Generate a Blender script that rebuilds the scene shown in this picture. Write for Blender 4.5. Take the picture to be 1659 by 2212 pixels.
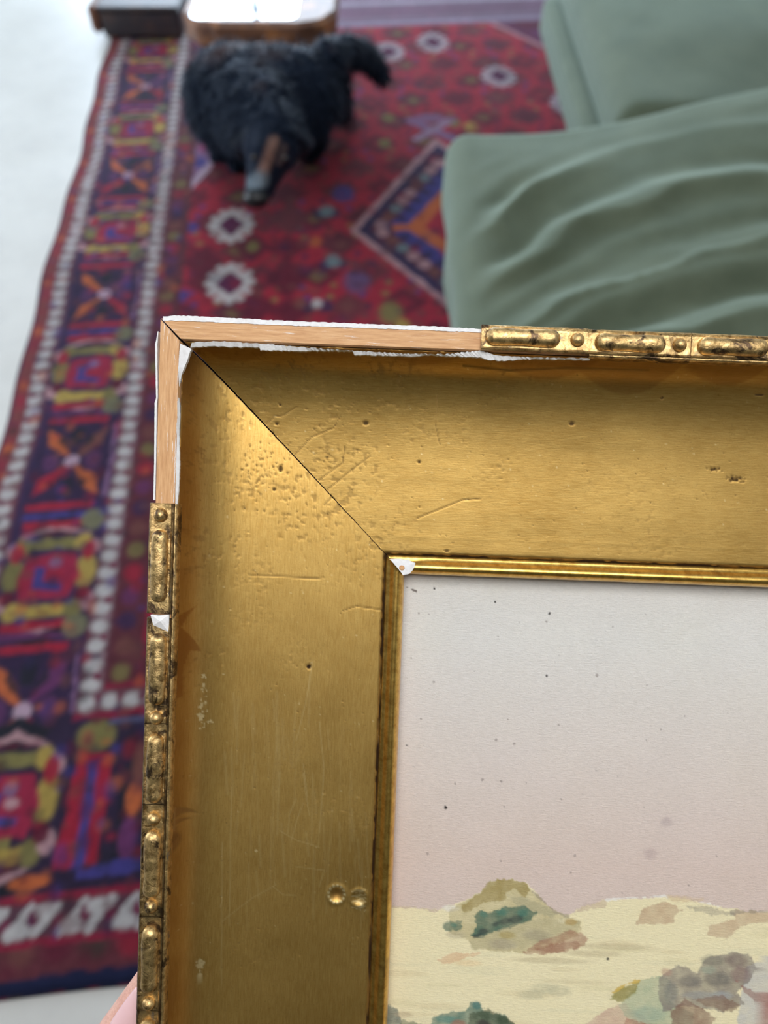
import bpy, math, random
import numpy as np
from mathutils import Vector, Matrix

for o in list(bpy.data.objects):
    bpy.data.objects.remove(o)
SC = bpy.context.scene
COL = SC.collection
rng = random.Random(7)
PI = math.pi

# ---------------------------------------------------------------- camera
F = 1598.0                      # focal length in pixels of the 1659x2212 frame
PITCH = math.radians(54.7)      # camera looks this far below the horizon
H = 1.30                        # eye height
cam_d = bpy.data.cameras.new('camera')
cam = bpy.data.objects.new('camera', cam_d)
COL.objects.link(cam)
cam.location = (0, 0, H)
cam.rotation_euler = (PI/2 - PITCH, 0, 0)
cam_d.sensor_fit = 'HORIZONTAL'
cam_d.sensor_width = 36
cam_d.lens = 36*F/1659
cam_d.clip_start = 0.01
cam_d.dof.use_dof = True
cam_d.dof.focus_distance = 0.280
cam_d.dof.aperture_fstop = 9.6
SC.camera = cam

# ---------------------------------------------------------------- world, light, exposure
w = bpy.data.worlds.new('sky')
SC.world = w
w.use_nodes = True
wn = w.node_tree.nodes
bg = wn['Background']
sky = wn.new('ShaderNodeTexSky')
sky.sky_type = 'PREETHAM'
sky.turbidity = 4
sky.sun_direction = Vector((-0.3, 0.5, 0.8)).normalized()
mixw = wn.new('ShaderNodeMixRGB')
mixw.inputs[0].default_value = 0.75
mixw.inputs[2].default_value = (0.62, 0.80, 1.0, 1)
w.node_tree.links.new(sky.outputs[0], mixw.inputs[1])
w.node_tree.links.new(mixw.outputs[0], bg.inputs['Color'])
bg.inputs['Strength'].default_value = 5.0

def area(name, loc, target, sx, sy, power, color):
    d = bpy.data.lights.new(name, 'AREA')
    d.shape = 'RECTANGLE'; d.size = sx; d.size_y = sy
    d.energy = power; d.color = color
    o = bpy.data.objects.new(name, d); COL.objects.link(o)
    o.location = loc
    o.rotation_euler = (Vector(target)-Vector(loc)).to_track_quat('-Z', 'Y').to_euler()
    return o
# daylight coming through the two real window openings (garden side and left side)
area('garden_daylight', (-0.7, 5.45, 1.35), (-0.7, 0, 1.25), 2.6, 2.2, 225, (0.72, 0.86, 1.0))
area('side_daylight', (-2.75, 1.6, 1.45), (0, 1.5, 1.3), 2.2, 1.7, 62, (0.96, 0.98, 1.0))
area('added_overhead_fill', (0.1, -0.27, 2.62), (0.1, -0.27, 0), 1.3, 0.8, 40, (1.0, 0.94, 0.86))  # unseen overhead fill, added so the gilding reflects brightness

SC.view_settings.view_transform = 'Standard'
SC.view_settings.look = 'None'
SC.view_settings.gamma = 1.0
SC.view_settings.use_curve_mapping = False
SC.view_settings.exposure = -0.7

# ---------------------------------------------------------------- pixel -> world helpers (used to measure real positions)
CP, SP = math.cos(PITCH), math.sin(PITCH)
def at(x, y, z=0.0):
    a = (x-829.5)/F; b = -(y-1106)/F
    d = (a, CP+b*SP, -SP+b*CP)
    t = (z-H)/d[2]
    return Vector((d[0]*t, d[1]*t, z))
PSI = math.radians(5.15)
CS, SS = math.cos(PSI), math.sin(PSI)
def rug_st(x, y):
    p = at(x, y, 0.01)
    return ((p.x*CS+p.y*SS)*1000, (-p.x*SS+p.y*CS)*1000)

# the picture frame: its own plane, 1 unit = 0.17 mm
U = 0.00017
D = F*U
TH = 0.0375; TAU = math.radians(2.0)
Rc = Matrix(((1, 0, 0), (0, SP, -CP), (0, CP, SP)))          # camera axes in world (columns x,y,z)
nloc = Vector((0, -math.sin(TAU), math.cos(TAU)))
e = Vector((math.cos(TH), -math.sin(TH), 0))
ex = (e - e.dot(nloc)*nloc).normalized()
ey = nloc.cross(ex)
def ray(px, py): return Vector(((px-829.5)/F, -(py-1106)/F, -1))
r0 = ray(347, 688)
C0 = r0 * ((nloc.dot(Vector((0, 0, -D)))) / nloc.dot(r0))     # outer corner of the frame, camera space
def loc(px, py, wv=0.0):
    r = ray(px, py)
    t = (wv*U + nloc.dot(C0))/nloc.dot(r)
    P = r*t - C0
    return (ex.dot(P)/U, -ey.dot(P)/U)
Mcam = Matrix(((ex.x, ey.x, nloc.x), (ex.y, ey.y, nloc.y), (ex.z, ey.z, nloc.z)))
FRAME_M = Matrix.Translation(Vector((0, 0, H)) + Rc @ C0) @ (Rc @ Mcam).to_4x4()
def fw(u, v, wv): return (u*U, -v*U, wv*U)

# ---------------------------------------------------------------- object helpers
def tag(o, label=None, cat=None, group=None, kind=None):
    if label: o['label'] = label
    if cat: o['category'] = cat
    if group: o['group'] = group
    if kind: o['kind'] = kind
    return o
def mesh_obj(name, me, mats, parent=None, smooth=True):
    o = bpy.data.objects.new(name, me); COL.objects.link(o)
    for m in (mats if isinstance(mats, (list, tuple)) else [mats]):
        me.materials.append(m)
    if smooth:
        me.polygons.foreach_set('use_smooth', np.ones(len(me.polygons), dtype=bool))
    if parent: o.parent = parent
    return o
def pyd(name, vs, fs, mats, parent=None, smooth=False, midx=None):
    me = bpy.data.meshes.new(name)
    me.from_pydata([tuple(v) for v in vs], [], fs); me.update()
    o = mesh_obj(name, me, mats, parent, smooth)
    if midx: me.polygons.foreach_set('material_index', midx)
    return o
def empty(name, locn=(0, 0, 0), rz=0):
    o = bpy.data.objects.new(name, None); COL.objects.link(o)
    o.location = locn; o.rotation_euler = (0, 0, rz); o.empty_display_size = 0.1
    return o
def grid_mesh(name, co, nr, nc):
    """co: (nr*nc,3) array -> quad mesh"""
    me = bpy.data.meshes.new(name)
    co = np.ascontiguousarray(co, dtype=np.float32)
    idx = np.arange(nr*nc).reshape(nr, nc)
    q = np.stack([idx[:-1, :-1], idx[1:, :-1], idx[1:, 1:], idx[:-1, 1:]], -1).reshape(-1, 4)
    me.vertices.add(nr*nc); me.vertices.foreach_set('co', co.ravel())
    n = len(q)
    me.loops.add(n*4); me.loops.foreach_set('vertex_index', q.ravel().astype(np.int32))
    me.polygons.add(n)
    me.polygons.foreach_set('loop_start', np.arange(0, n*4, 4, dtype=np.int32))
    me.update(calc_edges=True)
    return me
def set_attr(me, name, col):
    a = me.color_attributes.new(name, 'FLOAT_COLOR', 'POINT')
    c = np.ones((len(me.vertices), 4), dtype=np.float32); c[:, :col.shape[1]] = col
    a.data.foreach_set('color', c.ravel())
class MB:
    def __init__(s): s.v = []; s.f = []
    def box(s, x0, x1, y0, y1, z0, z1, bev=0.0):
        b = len(s.v); q = bev
        if q <= 0:
            s.v += [(x, y, z) for z in (z0, z1) for y in (y0, y1) for x in (x0, x1)]
            s.f += [tuple(b+i for i in t) for t in ((0, 2, 3, 1), (4, 5, 7, 6), (0, 1, 5, 4), (2, 6, 7, 3), (0, 4, 6, 2), (1, 3, 7, 5))]
        else:
            X = (x0, x1); Y = (y0, y1); Z = (z0, z1); ix = {}
            for i in (0, 1):
                for j in (0, 1):
                    for k in (0, 1):
                        sx = q if i == 0 else -q; sy = q if j == 0 else -q; sz = q if k == 0 else -q
                        for a, p in enumerate(((X[i], Y[j]+sy, Z[k]+sz), (X[i]+sx, Y[j], Z[k]+sz), (X[i]+sx, Y[j]+sy, Z[k]))):
                            ix[(i, j, k, a)] = len(s.v); s.v.append(p)
            for c in (0, 1):
                for a, fn in enumerate((lambda m, n: (c, m, n), lambda m, n: (m, c, n), lambda m, n: (m, n, c))):
                    s.f.append(tuple(ix[fn(m, n)+(a,)] for m, n in ((0, 0), (1, 0), (1, 1), (0, 1))))
            for m in (0, 1):
                for n in (0, 1):
                    s.f.append((ix[(0, m, n, 1)], ix[(1, m, n, 1)], ix[(1, m, n, 2)], ix[(0, m, n, 2)]))
                    s.f.append((ix[(m, 0, n, 0)], ix[(m, 1, n, 0)], ix[(m, 1, n, 2)], ix[(m, 0, n, 2)]))
                    s.f.append((ix[(m, n, 0, 0)], ix[(m, n, 1, 0)], ix[(m, n, 1, 1)], ix[(m, n, 0, 1)]))
            for i in (0, 1):
                for j in (0, 1):
                    for k in (0, 1):
                        s.f.append((ix[(i, j, k, 0)], ix[(i, j, k, 1)], ix[(i, j, k, 2)]))
        return s
    def chain(s, pts, rad, n=20, rings=6):
        """tube with round caps through pts"""
        P = [Vector(p) for p in pts]
        secs = []
        T = [(P[min(i+1, len(P)-1)]-P[max(i-1, 0)]).normalized() for i in range(len(P))]
        for k in range(rings, 0, -1):
            a = k/(rings+0.0)*PI/2*0.97
            secs.append((P[0]-T[0]*rad[0]*math.sin(a), rad[0]*math.cos(a), T[0]))
        for i in range(len(P)):
            secs.append((P[i], rad[i], T[i]))
            if i < len(P)-1:
                for q in (1/3, 2/3):
                    secs.append((P[i].lerp(P[i+1], q), rad[i]*(1-q)+rad[i+1]*q, T[i].lerp(T[i+1], q).normalized()))
        for k in range(1, rings+1):
            a = k/(rings+0.0)*PI/2*0.97
            secs.append((P[-1]+T[-1]*rad[-1]*math.sin(a), rad[-1]*math.cos(a), T[-1]))
        up = Vector((0.13, 0.21, 0.97))
        b0 = len(s.v)
        for c, r, t in secs:
            x = t.cross(up).normalized(); y = t.cross(x).normalized()
            for j in range(n):
                an = 2*PI*j/n
                s.v.append(tuple(c+x*(r*math.cos(an))+y*(r*math.sin(an))))
        m = len(secs)
        for i in range(m-1):
            for j in range(n):
                s.f.append((b0+i*n+j, b0+i*n+(j+1) % n, b0+(i+1)*n+(j+1) % n, b0+(i+1)*n+j))
        s.f.append(tuple(b0+j for j in range(n)))
        s.f.append(tuple(b0+(m-1)*n+j for j in reversed(range(n))))
        return s
    def build(s, name, mat, parent=None, smooth=False):
        return pyd(name, s.v, s.f, mat, parent, smooth)
def fused(name, mb, voxel, smooth_it):
    """one continuous skin over overlapping tubes"""
    me = bpy.data.meshes.new(name); me.from_pydata(mb.v, [], mb.f); me.update()
    o = bpy.data.objects.new(name, me); COL.objects.link(o)
    r = o.modifiers.new('r', 'REMESH'); r.mode = 'VOXEL'; r.voxel_size = voxel
    sm = o.modifiers.new('s', 'SMOOTH'); sm.iterations = smooth_it; sm.factor = 0.5
    dg = bpy.context.evaluated_depsgraph_get()
    out = bpy.data.meshes.new_from_object(o.evaluated_get(dg))
    bpy.data.objects.remove(o); out.name = name
    return out
def verts_np(me):
    a = np.empty(len(me.vertices)*3, dtype=np.float32); me.vertices.foreach_get('co', a); return a.reshape(-1, 3)
def norms_np(me):
    a = np.empty(len(me.vertices)*3, dtype=np.float32); me.vertices.foreach_get('normal', a); return a.reshape(-1, 3)

# ---------------------------------------------------------------- noise and a small raster painter
def vnoise(x, y, scale, seed=0):
    r = np.random.RandomState(seed).rand(256, 256).astype(np.float32)
    x = np.asarray(x, dtype=np.float64)/scale+37.3; y = np.asarray(y, dtype=np.float64)/scale+11.7
    xi = np.floor(x).astype(int); yi = np.floor(y).astype(int)
    fx = x-xi; fy = y-yi; fx = fx*fx*(3-2*fx); fy = fy*fy*(3-2*fy)
    a = r[yi % 256, xi % 256]; b = r[yi % 256, (xi+1) % 256]; c = r[(yi+1) % 256, xi % 256]; d = r[(yi+1) % 256, (xi+1) % 256]
    return (a*(1-fx)+b*fx)*(1-fy)+(c*(1-fx)+d*fx)*fy
def fbm(x, y, scale, seed=0, o=3):
    s = 0; a = 1; t = 0
    for k in range(o):
        s = s+a*vnoise(x, y, scale/2**k, seed+k); t += a; a *= 0.5
    return s/t
def lin(c): 
    return tuple((v/255/12.92 if v/255 <= 0.04045 else ((v/255+0.055)/1.055)**2.4) for v in c)
class Ras:
    def __init__(s, xs, ys, ch, edge=0.0, escale=10):
        s.xs = np.asarray(xs); s.ys = np.asarray(ys)
        s.X, s.Y = np.meshgrid(s.xs, s.ys)
        s.c = np.zeros(s.X.shape+(ch,), dtype=np.float32)
        s.E = (fbm(s.X, s.Y, escale, 5)-0.5)*2*edge
    def win(s, x0, x1, y0, y1):
        i0, i1 = np.searchsorted(s.xs, (x0, x1)); j0, j1 = np.searchsorted(s.ys, (y0, y1))
        return slice(j0, j1), slice(i0, i1)
    def put(s, w_, a, col, alpha):
        a = (np.clip(a, 0, 1)*alpha)[..., None]
        s.c[w_] = s.c[w_]*(1-a)+np.array(col, dtype=np.float32)*a
    def poly(s, pts, col, alpha=1.0, soft=2.0, mod=None):
        P = np.array(pts, dtype=float); m = soft*2+12+np.abs(s.E).max()
        w_ = s.win(P[:, 0].min()-m, P[:, 0].max()+m, P[:, 1].min()-m, P[:, 1].max()+m)
        X = s.X[w_]; Y = s.Y[w_]
        if X.size == 0: return
        ins = np.zeros(X.shape, bool); dd = np.full(X.shape, 1e9)
        n = len(P)
        for i in range(n):
            x0, y0 = P[i]; x1, y1 = P[(i+1) % n]
            if y0 != y1:
                cond = ((y0 > Y) != (y1 > Y)) & (X < (x1-x0)*(Y-y0)/(y1-y0)+x0)
                ins ^= cond
            L = (x1-x0)**2+(y1-y0)**2+1e-9
            t = np.clip(((X-x0)*(x1-x0)+(Y-y0)*(y1-y0))/L, 0, 1)
            dd = np.minimum(dd, np.hypot(X-x0-t*(x1-x0), Y-y0-t*(y1-y0)))
        sd = np.where(ins, dd, -dd)+s.E[w_]
        a = np.clip(sd/soft+0.5, 0, 1)
        if mod is not None: a = a*mod(X, Y)
        s.put(w_, a, col, alpha)
    def line(s, pts, wd, col, alpha=1.0, soft=1.0, jit=True):
        P = np.array(pts, dtype=float); m = soft*2+wd+12
        w_ = s.win(P[:, 0].min()-m, P[:, 0].max()+m, P[:, 1].min()-m, P[:, 1].max()+m)
        X = s.X[w_]; Y = s.Y[w_]
        if X.size == 0: return
        dd = np.full(X.shape, 1e9)
        for (x0, y0), (x1, y1) in zip(P[:-1], P[1:]):
            L = (x1-x0)**2+(y1-y0)**2+1e-9
            t = np.clip(((X-x0)*(x1-x0)+(Y-y0)*(y1-y0))/L, 0, 1)
            dd = np.minimum(dd, np.hypot(X-x0-t*(x1-x0), Y-y0-t*(y1-y0)))
        s.put(w_, (wd/2-dd+(s.E[w_] if jit else 0))/soft+0.5, col, alpha)
    def blob(s, x, y, rx, ry, col, alpha=1.0, soft=0.3, rot=0.0, mod=None):
        R = max(rx, ry)*1.6+4
        w_ = s.win(x-R, x+R, y-R, y+R)
        X = s.X[w_]-x; Y = s.Y[w_]-y
        if X.size == 0: return
        c, q = math.cos(rot), math.sin(rot)
        d = np.hypot((X*c+Y*q)/rx, (-X*q+Y*c)/ry)
        a = np.clip((1-d+s.E[w_]/max(rx, ry)*0.7)/soft+0.5, 0, 1)
        if mod is not None: a = a*mod(X+x, Y+y)
        s.put(w_, a, col, alpha)
    def dia(s, x, y, rx, ry, col, alpha=1.0, soft=6):
        s.poly([(x-rx, y), (x, y-ry), (x+rx, y), (x, y+ry)], col, alpha, soft)
    def rect(s, x0, x1, y0, y1, col, alpha=1.0, soft=5):
        s.poly([(x0, y0), (x1, y0), (x1, y1), (x0, y1)], col, alpha, soft)

# ---------------------------------------------------------------- materials
def mat(name, base=(0.5, 0.5, 0.5), rough=0.5, metal=0.0, sheen=0.0, coat=0.0, spec=0.5):
    m = bpy.data.materials.new(name); m.use_nodes = True
    b = m.node_tree.nodes['Principled BSDF']
    b.inputs['Base Color'].default_value = (*base, 1)
    b.inputs['Roughness'].default_value = rough
    b.inputs['Metallic'].default_value = metal
    b.inputs['Sheen Weight'].default_value = sheen
    b.inputs['Coat Weight'].default_value = coat
    b.inputs['Specular IOR Level'].default_value = spec
    return m
class N:
    def __init__(s, m): s.t = m.node_tree; s.b = s.t.nodes['Principled BSDF']
    def n(s, ty, **k):
        x = s.t.nodes.new(ty)
        for a, v in k.items(): setattr(x, a, v)
        return x
    def l(s, a, b): s.t.links.new(a, b)
    def coord(s, sc=(1, 1, 1), rot=(0, 0, 0)):
        t = s.n('ShaderNodeTexCoord'); mp = s.n('ShaderNodeMapping')
        mp.inputs['Scale'].default_value = sc; mp.inputs['Rotation'].default_value = rot
        s.l(t.outputs['Object'], mp.inputs['Vector']); return mp.outputs[0]
    def noise(s, sc, detail=4, rough=0.55, vec=None, dist=0.0):
        x = s.n('ShaderNodeTexNoise'); x.inputs['Scale'].default_value = sc
        x.inputs['Detail'].default_value = detail; x.inputs['Roughness'].default_value = rough
        x.inputs['Distortion'].default_value = dist
        if vec: s.l(vec, x.inputs['Vector'])
        return x.outputs['Fac']
    def ramp(s, fac, stops):
        r = s.n('ShaderNodeValToRGB'); el = r.color_ramp.elements
        while len(el) < len(stops): el.new(0.5)
        for e_, (p, c) in zip(el, stops):
            e_.position = p; e_.color = (*c, 1) if len(c) == 3 else c
        s.l(fac, r.inputs[0]); return r.outputs[0]
    def mix(s, fac, a, b, mode='MIX'):
        x = s.n('ShaderNodeMixRGB', blend_type=mode)
        for i, v in ((0, fac), (1, a), (2, b)):
            if isinstance(v, (int, float)): x.inputs[i].default_value = v
            elif isinstance(v, tuple): x.inputs[i].default_value = (*v, 1)
            else: s.l(v, x.inputs[i])
        return x.outputs[0]
    def math(s, op, a, b=0.0):
        x = s.n('ShaderNodeMath', operation=op)
        for i, v in ((0, a), (1, b)):
            if isinstance(v, (int, float)): x.inputs[i].default_value = v
            else: s.l(v, x.inputs[i])
        return x.outputs[0]
    def bump(s, h, strength, dist):
        x = s.n('ShaderNodeBump'); x.inputs['Strength'].default_value = strength
        x.inputs['Distance'].default_value = dist; s.l(h, x.inputs['Height']); s.l(x.outputs[0], s.b.inputs['Normal'])
    def attr(s, name):
        x = s.n('ShaderNodeAttribute', attribute_name=name); return x.outputs['Color']

def gold_cove(name, along_x):
    m = mat(name, metal=0.9); n = N(m)
    sc = (210, 2600, 300) if along_x else (2600, 210, 300)
    brush = n.noise(1.0, 4, 0.6, n.coord(sc))
    sp = n.noise(1400, 3, 0.6, n.coord())
    cloud = n.noise(22, 4, 0.6, n.coord())
    base = n.ramp(cloud, [(0.3, (0.46, 0.260, 0.062)), (0.7, (0.56, 0.340, 0.094))])
    base = n.mix(n.ramp(brush, [(0.35, (0, 0, 0)), (0.72, (0.42, 0.42, 0.42))]), base, (0.78, 0.53, 0.18))
    base = n.mix(n.ramp(sp, [(0.25, (0.45, 0.45, 0.45)), (0.42, (0, 0, 0))]), base, (0.30, 0.17, 0.05))
    at_ = n.n('ShaderNodeSeparateColor'); n.l(n.attr('wear'), at_.inputs[0])
    base = n.mix(at_.outputs[0], base, (0.055, 0.028, 0.014))        # dark stain / dirt
    base = n.mix(at_.outputs[1], base, (0.95, 0.78, 0.42))           # rubbed bright gold
    base = n.mix(at_.outputs[2], base, (0.30, 0.125, 0.028))         # brown varnish, and brown tone of the left outer cove
    n.l(base, n.b.inputs['Base Color'])
    n.b.inputs['Metallic'].default_value = 0.9
    rg = n.math('ADD', 0.36, n.math('MULTIPLY', cloud, 0.12))
    rg = n.math('ADD', rg, n.math('MULTIPLY', at_.outputs[0], 0.4))
    n.l(rg, n.b.inputs['Roughness'])
    hh = n.math('ADD', n.math('MULTIPLY', brush, 0.7), n.math('MULTIPLY', sp, 0.6))
    hh = n.math('ADD', hh, n.math('MULTIPLY', at_.outputs[0], -0.8))
    n.bump(hh, 0.30, 0.00012)
    return m
GOLD_X = gold_cove('gilding_top', True)
GOLD_Y = gold_cove('gilding_side', False)

def gold_old():
    m = mat('antique_gilding', metal=0.9); n = N(m)
    oi = n.n('ShaderNodeObjectInfo'); tc = n.n('ShaderNodeTexCoord'); va = n.n('ShaderNodeVectorMath', operation='ADD')
    vs_ = n.n('ShaderNodeVectorMath', operation='SCALE'); vs_.inputs['Scale'].default_value = 3.7
    n.l(oi.outputs['Location'], vs_.inputs[0]); n.l(tc.outputs['Object'], va.inputs[0]); n.l(vs_.outputs[0], va.inputs[1])
    a = n.noise(330, 6, 0.75, va.outputs[0], 0.4); b = n.noise(105, 5, 0.7, va.outputs[0], 0.8)
    base = n.mix(n.ramp(a, [(0.35, (0, 0, 0)), (0.6, (1, 1, 1))]), (0.26, 0.15, 0.05), (0.78, 0.53, 0.23))
    base = n.mix(n.ramp(b, [(0.38, (0.95, 0.95, 0.95)), (0.47, (0, 0, 0))]), base, (0.075, 0.045, 0.028))
    base = n.mix(n.ramp(b, [(0.66, (0, 0, 0)), (0.69, (0.7, 0.7, 0.7))]), base, (0.20, 0.20, 0.19))
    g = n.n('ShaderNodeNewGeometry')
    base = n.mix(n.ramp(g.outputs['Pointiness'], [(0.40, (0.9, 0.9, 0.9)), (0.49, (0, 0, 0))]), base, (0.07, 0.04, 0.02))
    n.l(base, n.b.inputs['Base Color']); n.b.inputs['Roughness'].default_value = 0.33
    n.bump(n.math('ADD', a, b), 0.7, 0.0004)
    return m
GOLD_OLD = gold_old()
def gold_bead():
    m = mat('bead_gilding', metal=0.92); n = N(m)
    a = n.noise(300, 5, 0.7, n.coord()); c = n.noise(60, 3, 0.6, n.coord())
    base = n.mix(n.ramp(a, [(0.35, (0, 0, 0)), (0.65, (1, 1, 1))]), (0.50, 0.27, 0.055), (0.78, 0.50, 0.13))
    base = n.mix(n.ramp(c, [(0.25, (0.7, 0.7, 0.7)), (0.4, (0, 0, 0))]), base, (0.16, 0.08, 0.03))
    n.l(base, n.b.inputs['Base Color']); n.b.inputs['Roughness'].default_value = 0.3
    n.bump(a, 0.25, 0.00015)
    return m
GOLD_BEAD = gold_bead()
def wood_mat(name, along_x):
    m = mat(name, rough=0.6); n = N(m)
    sc = (90, 1100, 400) if along_x else (1100, 90, 400)
    a = n.noise(1, 5, 0.65, n.coord(sc)); b = n.noise(1, 4, 0.7, n.coord(tuple(v*0.9 for v in sc), (0.0, 0, 0)), 0.4)
    base = n.ramp(a, [(0.25, (0.48, 0.22, 0.08)), (0.5, (0.64, 0.34, 0.145)), (0.75, (0.76, 0.45, 0.22))])
    wt = n.noise(1, 6, 0.75, n.coord(tuple(v*0.9 for v in sc)))
    base = n.mix(n.ramp(wt, [(0.60, (0, 0, 0)), (0.66, (0.85, 0.85, 0.85))]), base, (0.86, 0.82, 0.78))
    n.l(base, n.b.inputs['Base Color']); n.bump(a, 0.35, 0.0002)
    return m
WOOD_X = wood_mat('bare_pine_top', True); WOOD_Y = wood_mat('bare_pine_side', False)
def gesso():
    m = mat('gesso', rough=0.8); n = N(m)
    a = n.noise(500, 5, 0.7, n.coord())
    n.l(n.ramp(a, [(0.3, (0.74, 0.71, 0.69)), (0.7, (0.88, 0.86, 0.85))]), n.b.inputs['Base Color'])
    n.bump(a, 0.6, 0.0003); return m
GESSO = gesso()
GAP = mat('dark_joint', (0.018, 0.009, 0.006), 0.9)
def paper():
    m = mat('watercolour_paper', rough=0.9, spec=0.2); n = N(m)
    rib = n.noise(1, 3, 0.6, n.coord((420, 1700, 1)), 0.8); fine = n.noise(2600, 2, 0.5, n.coord())
    tone = n.ramp(n.math('ADD', n.math('MULTIPLY', rib, 0.7), n.math('MULTIPLY', fine, 0.3)), [(0.3, (0.90, 0.90, 0.90)), (0.7, (1.06, 1.06, 1.06))])
    n.l(n.mix(1.0, n.attr('paint'), tone, 'MULTIPLY'), n.b.inputs['Base Color'])
    n.bump(n.math('ADD', rib, n.math('MULTIPLY', fine, 0.5)), 0.8, 0.00035)
    return m
PAPER = paper()
def rug_m():
    m = mat('wool_pile', rough=0.95, sheen=0.08, spec=0.12); n = N(m)
    a = n.noise(260, 3, 0.6, n.coord())
    n.l(n.mix(1.0, n.attr('dye'), n.ramp(a, [(0.3, (0.82, 0.82, 0.82)), (0.7, (1.1, 1.1, 1.1))]), 'MULTIPLY'), n.b.inputs['Base Color'])
    n.bump(a, 0.4, 0.002); return m
RUG = rug_m()
def fabric():
    m = mat('sage_green_velvet', rough=0.85, sheen=0.42, spec=0.2); n = N(m)
    a = n.noise(9, 4, 0.6, n.coord()); b = n.noise(900, 2, 0.5, n.coord())
    n.l(n.ramp(a, [(0.3, (0.078, 0.096, 0.060)), (0.7, (0.112, 0.132, 0.085))]), n.b.inputs['Base Color'])
    n.b.inputs['Sheen Tint'].default_value = (0.75, 0.95, 0.85, 1)
    n.bump(b, 0.3, 0.0008); return m
FAB = fabric()
def floor_m():
    m = mat('pale_floor', rough=0.38, spec=0.5); n = N(m)
    a = n.noise(1.6, 6, 0.6, n.coord()); b = n.noise(14, 5, 0.6, n.coord())
    base = n.ramp(a, [(0.3, (0.50, 0.48, 0.44)), (0.7, (0.64, 0.62, 0.58))])
    base = n.mix(n.ramp(b, [(0.3, (0.25, 0.25, 0.25)), (0.5, (0, 0, 0))]), base, (0.44, 0.43, 0.42))
    n.l(base, n.b.inputs['Base Color']); return m
FLOOR = floor_m()
def plaster(name, c):
    m = mat(name, rough=0.9, spec=0.2); n = N(m)
    a = n.noise(3, 5, 0.6, n.coord())
    n.l(n.mix(n.ramp(a, [(0.3, (0, 0, 0)), (0.7, (0.3, 0.3, 0.3))]), c, tuple(v*0.88 for v in c)), n.b.inputs['Base Color']); return m
WALLM = plaster('white_plaster', (0.74, 0.73, 0.71)); WALLG = plaster('dark_reflection_olive', (0.028, 0.032, 0.014)); CEIL = plaster('ceiling_white', (0.78, 0.77, 0.74))
FRAMEP = mat('window_paint', (0.10, 0.10, 0.10), 0.4)
def glass_m():
    m = bpy.data.materials.new('window_glass'); m.use_nodes = True; t = m.node_tree; t.nodes.clear()
    o = t.nodes.new('ShaderNodeOutputMaterial'); mx = t.nodes.new('ShaderNodeMixShader'); tr = t.nodes.new('ShaderNodeBsdfTransparent'); gl = t.nodes.new('ShaderNodeBsdfGlossy')
    gl.inputs['Roughness'].default_value = 0.02; mx.inputs[0].default_value = 0.06
    t.links.new(tr.outputs[0], mx.inputs[1]); t.links.new(gl.outputs[0], mx.inputs[2]); t.links.new(mx.outputs[0], o.inputs[0]); return m
PANE = glass_m()
def darkwood(name, c1, c2, rough=0.4, burl=0.8):
    m = mat(name, rough=rough); n = N(m)
    a = n.noise(1, 5, 0.6, n.coord((9, 40, 40))); b = n.noise(14, 3, 0.6, n.coord())
    base = n.ramp(a, [(0.3, c1), (0.7, c2)])
    base = n.mix(n.ramp(b, [(0.5, (0, 0, 0)), (0.62, (burl, burl, burl))]), base, (0.42, 0.17, 0.06))
    n.l(base, n.b.inputs['Base Color']); n.bump(a, 0.3, 0.001); return m
TWOOD = darkwood('burl_wood', (0.10, 0.045, 0.03), (0.24, 0.11, 0.06))
BWOOD = darkwood('dark_box_wood', (0.018, 0.016, 0.022), (0.04, 0.028, 0.03), 0.5, 0.06)
SIDEW = darkwood('brown_side_wood', (0.10, 0.035, 0.02), (0.16, 0.06, 0.03), 0.5, 0.1)
MIRROR = mat('polished_tray_inlay', (0.82, 0.85, 0.88), 0.05, 1.0)
def fur_m():
    m = mat('black_fur', rough=0.62, sheen=0.06, spec=0.16); n = N(m)
    n.b.inputs['Sheen Tint'].default_value = (0.55, 0.72, 1.0, 1)
    a = n.noise(1, 4, 0.6, n.coord((160, 160, 50)))
    n.l(n.mix(1.0, n.attr('coat'), n.ramp(a, [(0.3, (0.6, 0.6, 0.6)), (0.7, (1.4, 1.4, 1.4))]), 'MULTIPLY'), n.b.inputs['Base Color'])
    n.bump(a, 0.6, 0.004); return m
FUR = fur_m()
NOSE = mat('wet_black_nose', (0.012, 0.012, 0.014), 0.3)
EYE = mat('dark_eye', (0.02, 0.012, 0.008), 0.08)
def skin_m():
    m = mat('skin', rough=0.5); n = N(m)
    n.b.inputs['Subsurface Weight'].default_value = 0.12
    n.b.inputs['Subsurface Radius'].default_value = (0.01, 0.004, 0.002)
    n.b.inputs['Subsurface Scale'].default_value = 0.3
    a = n.noise(260, 4, 0.6, n.coord()); v = n.n('ShaderNodeTexVoronoi'); v.inputs['Scale'].default_value = 900
    n.l(n.coord((1, 1, 1)), v.inputs['Vector'])
    n.l(n.ramp(a, [(0.3, (0.55, 0.27, 0.20)), (0.7, (0.70, 0.40, 0.31))]), n.b.inputs['Base Color'])
    n.bump(n.math('ADD', v.outputs['Distance'], a), 0.45, 0.0003); return m
SKIN = skin_m()
NAIL = mat('nail', (0.74, 0.47, 0.47), 0.25, coat=0.4)
CUFF = mat('sleeve_cloth', (0.10, 0.11, 0.13), 0.9)

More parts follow.
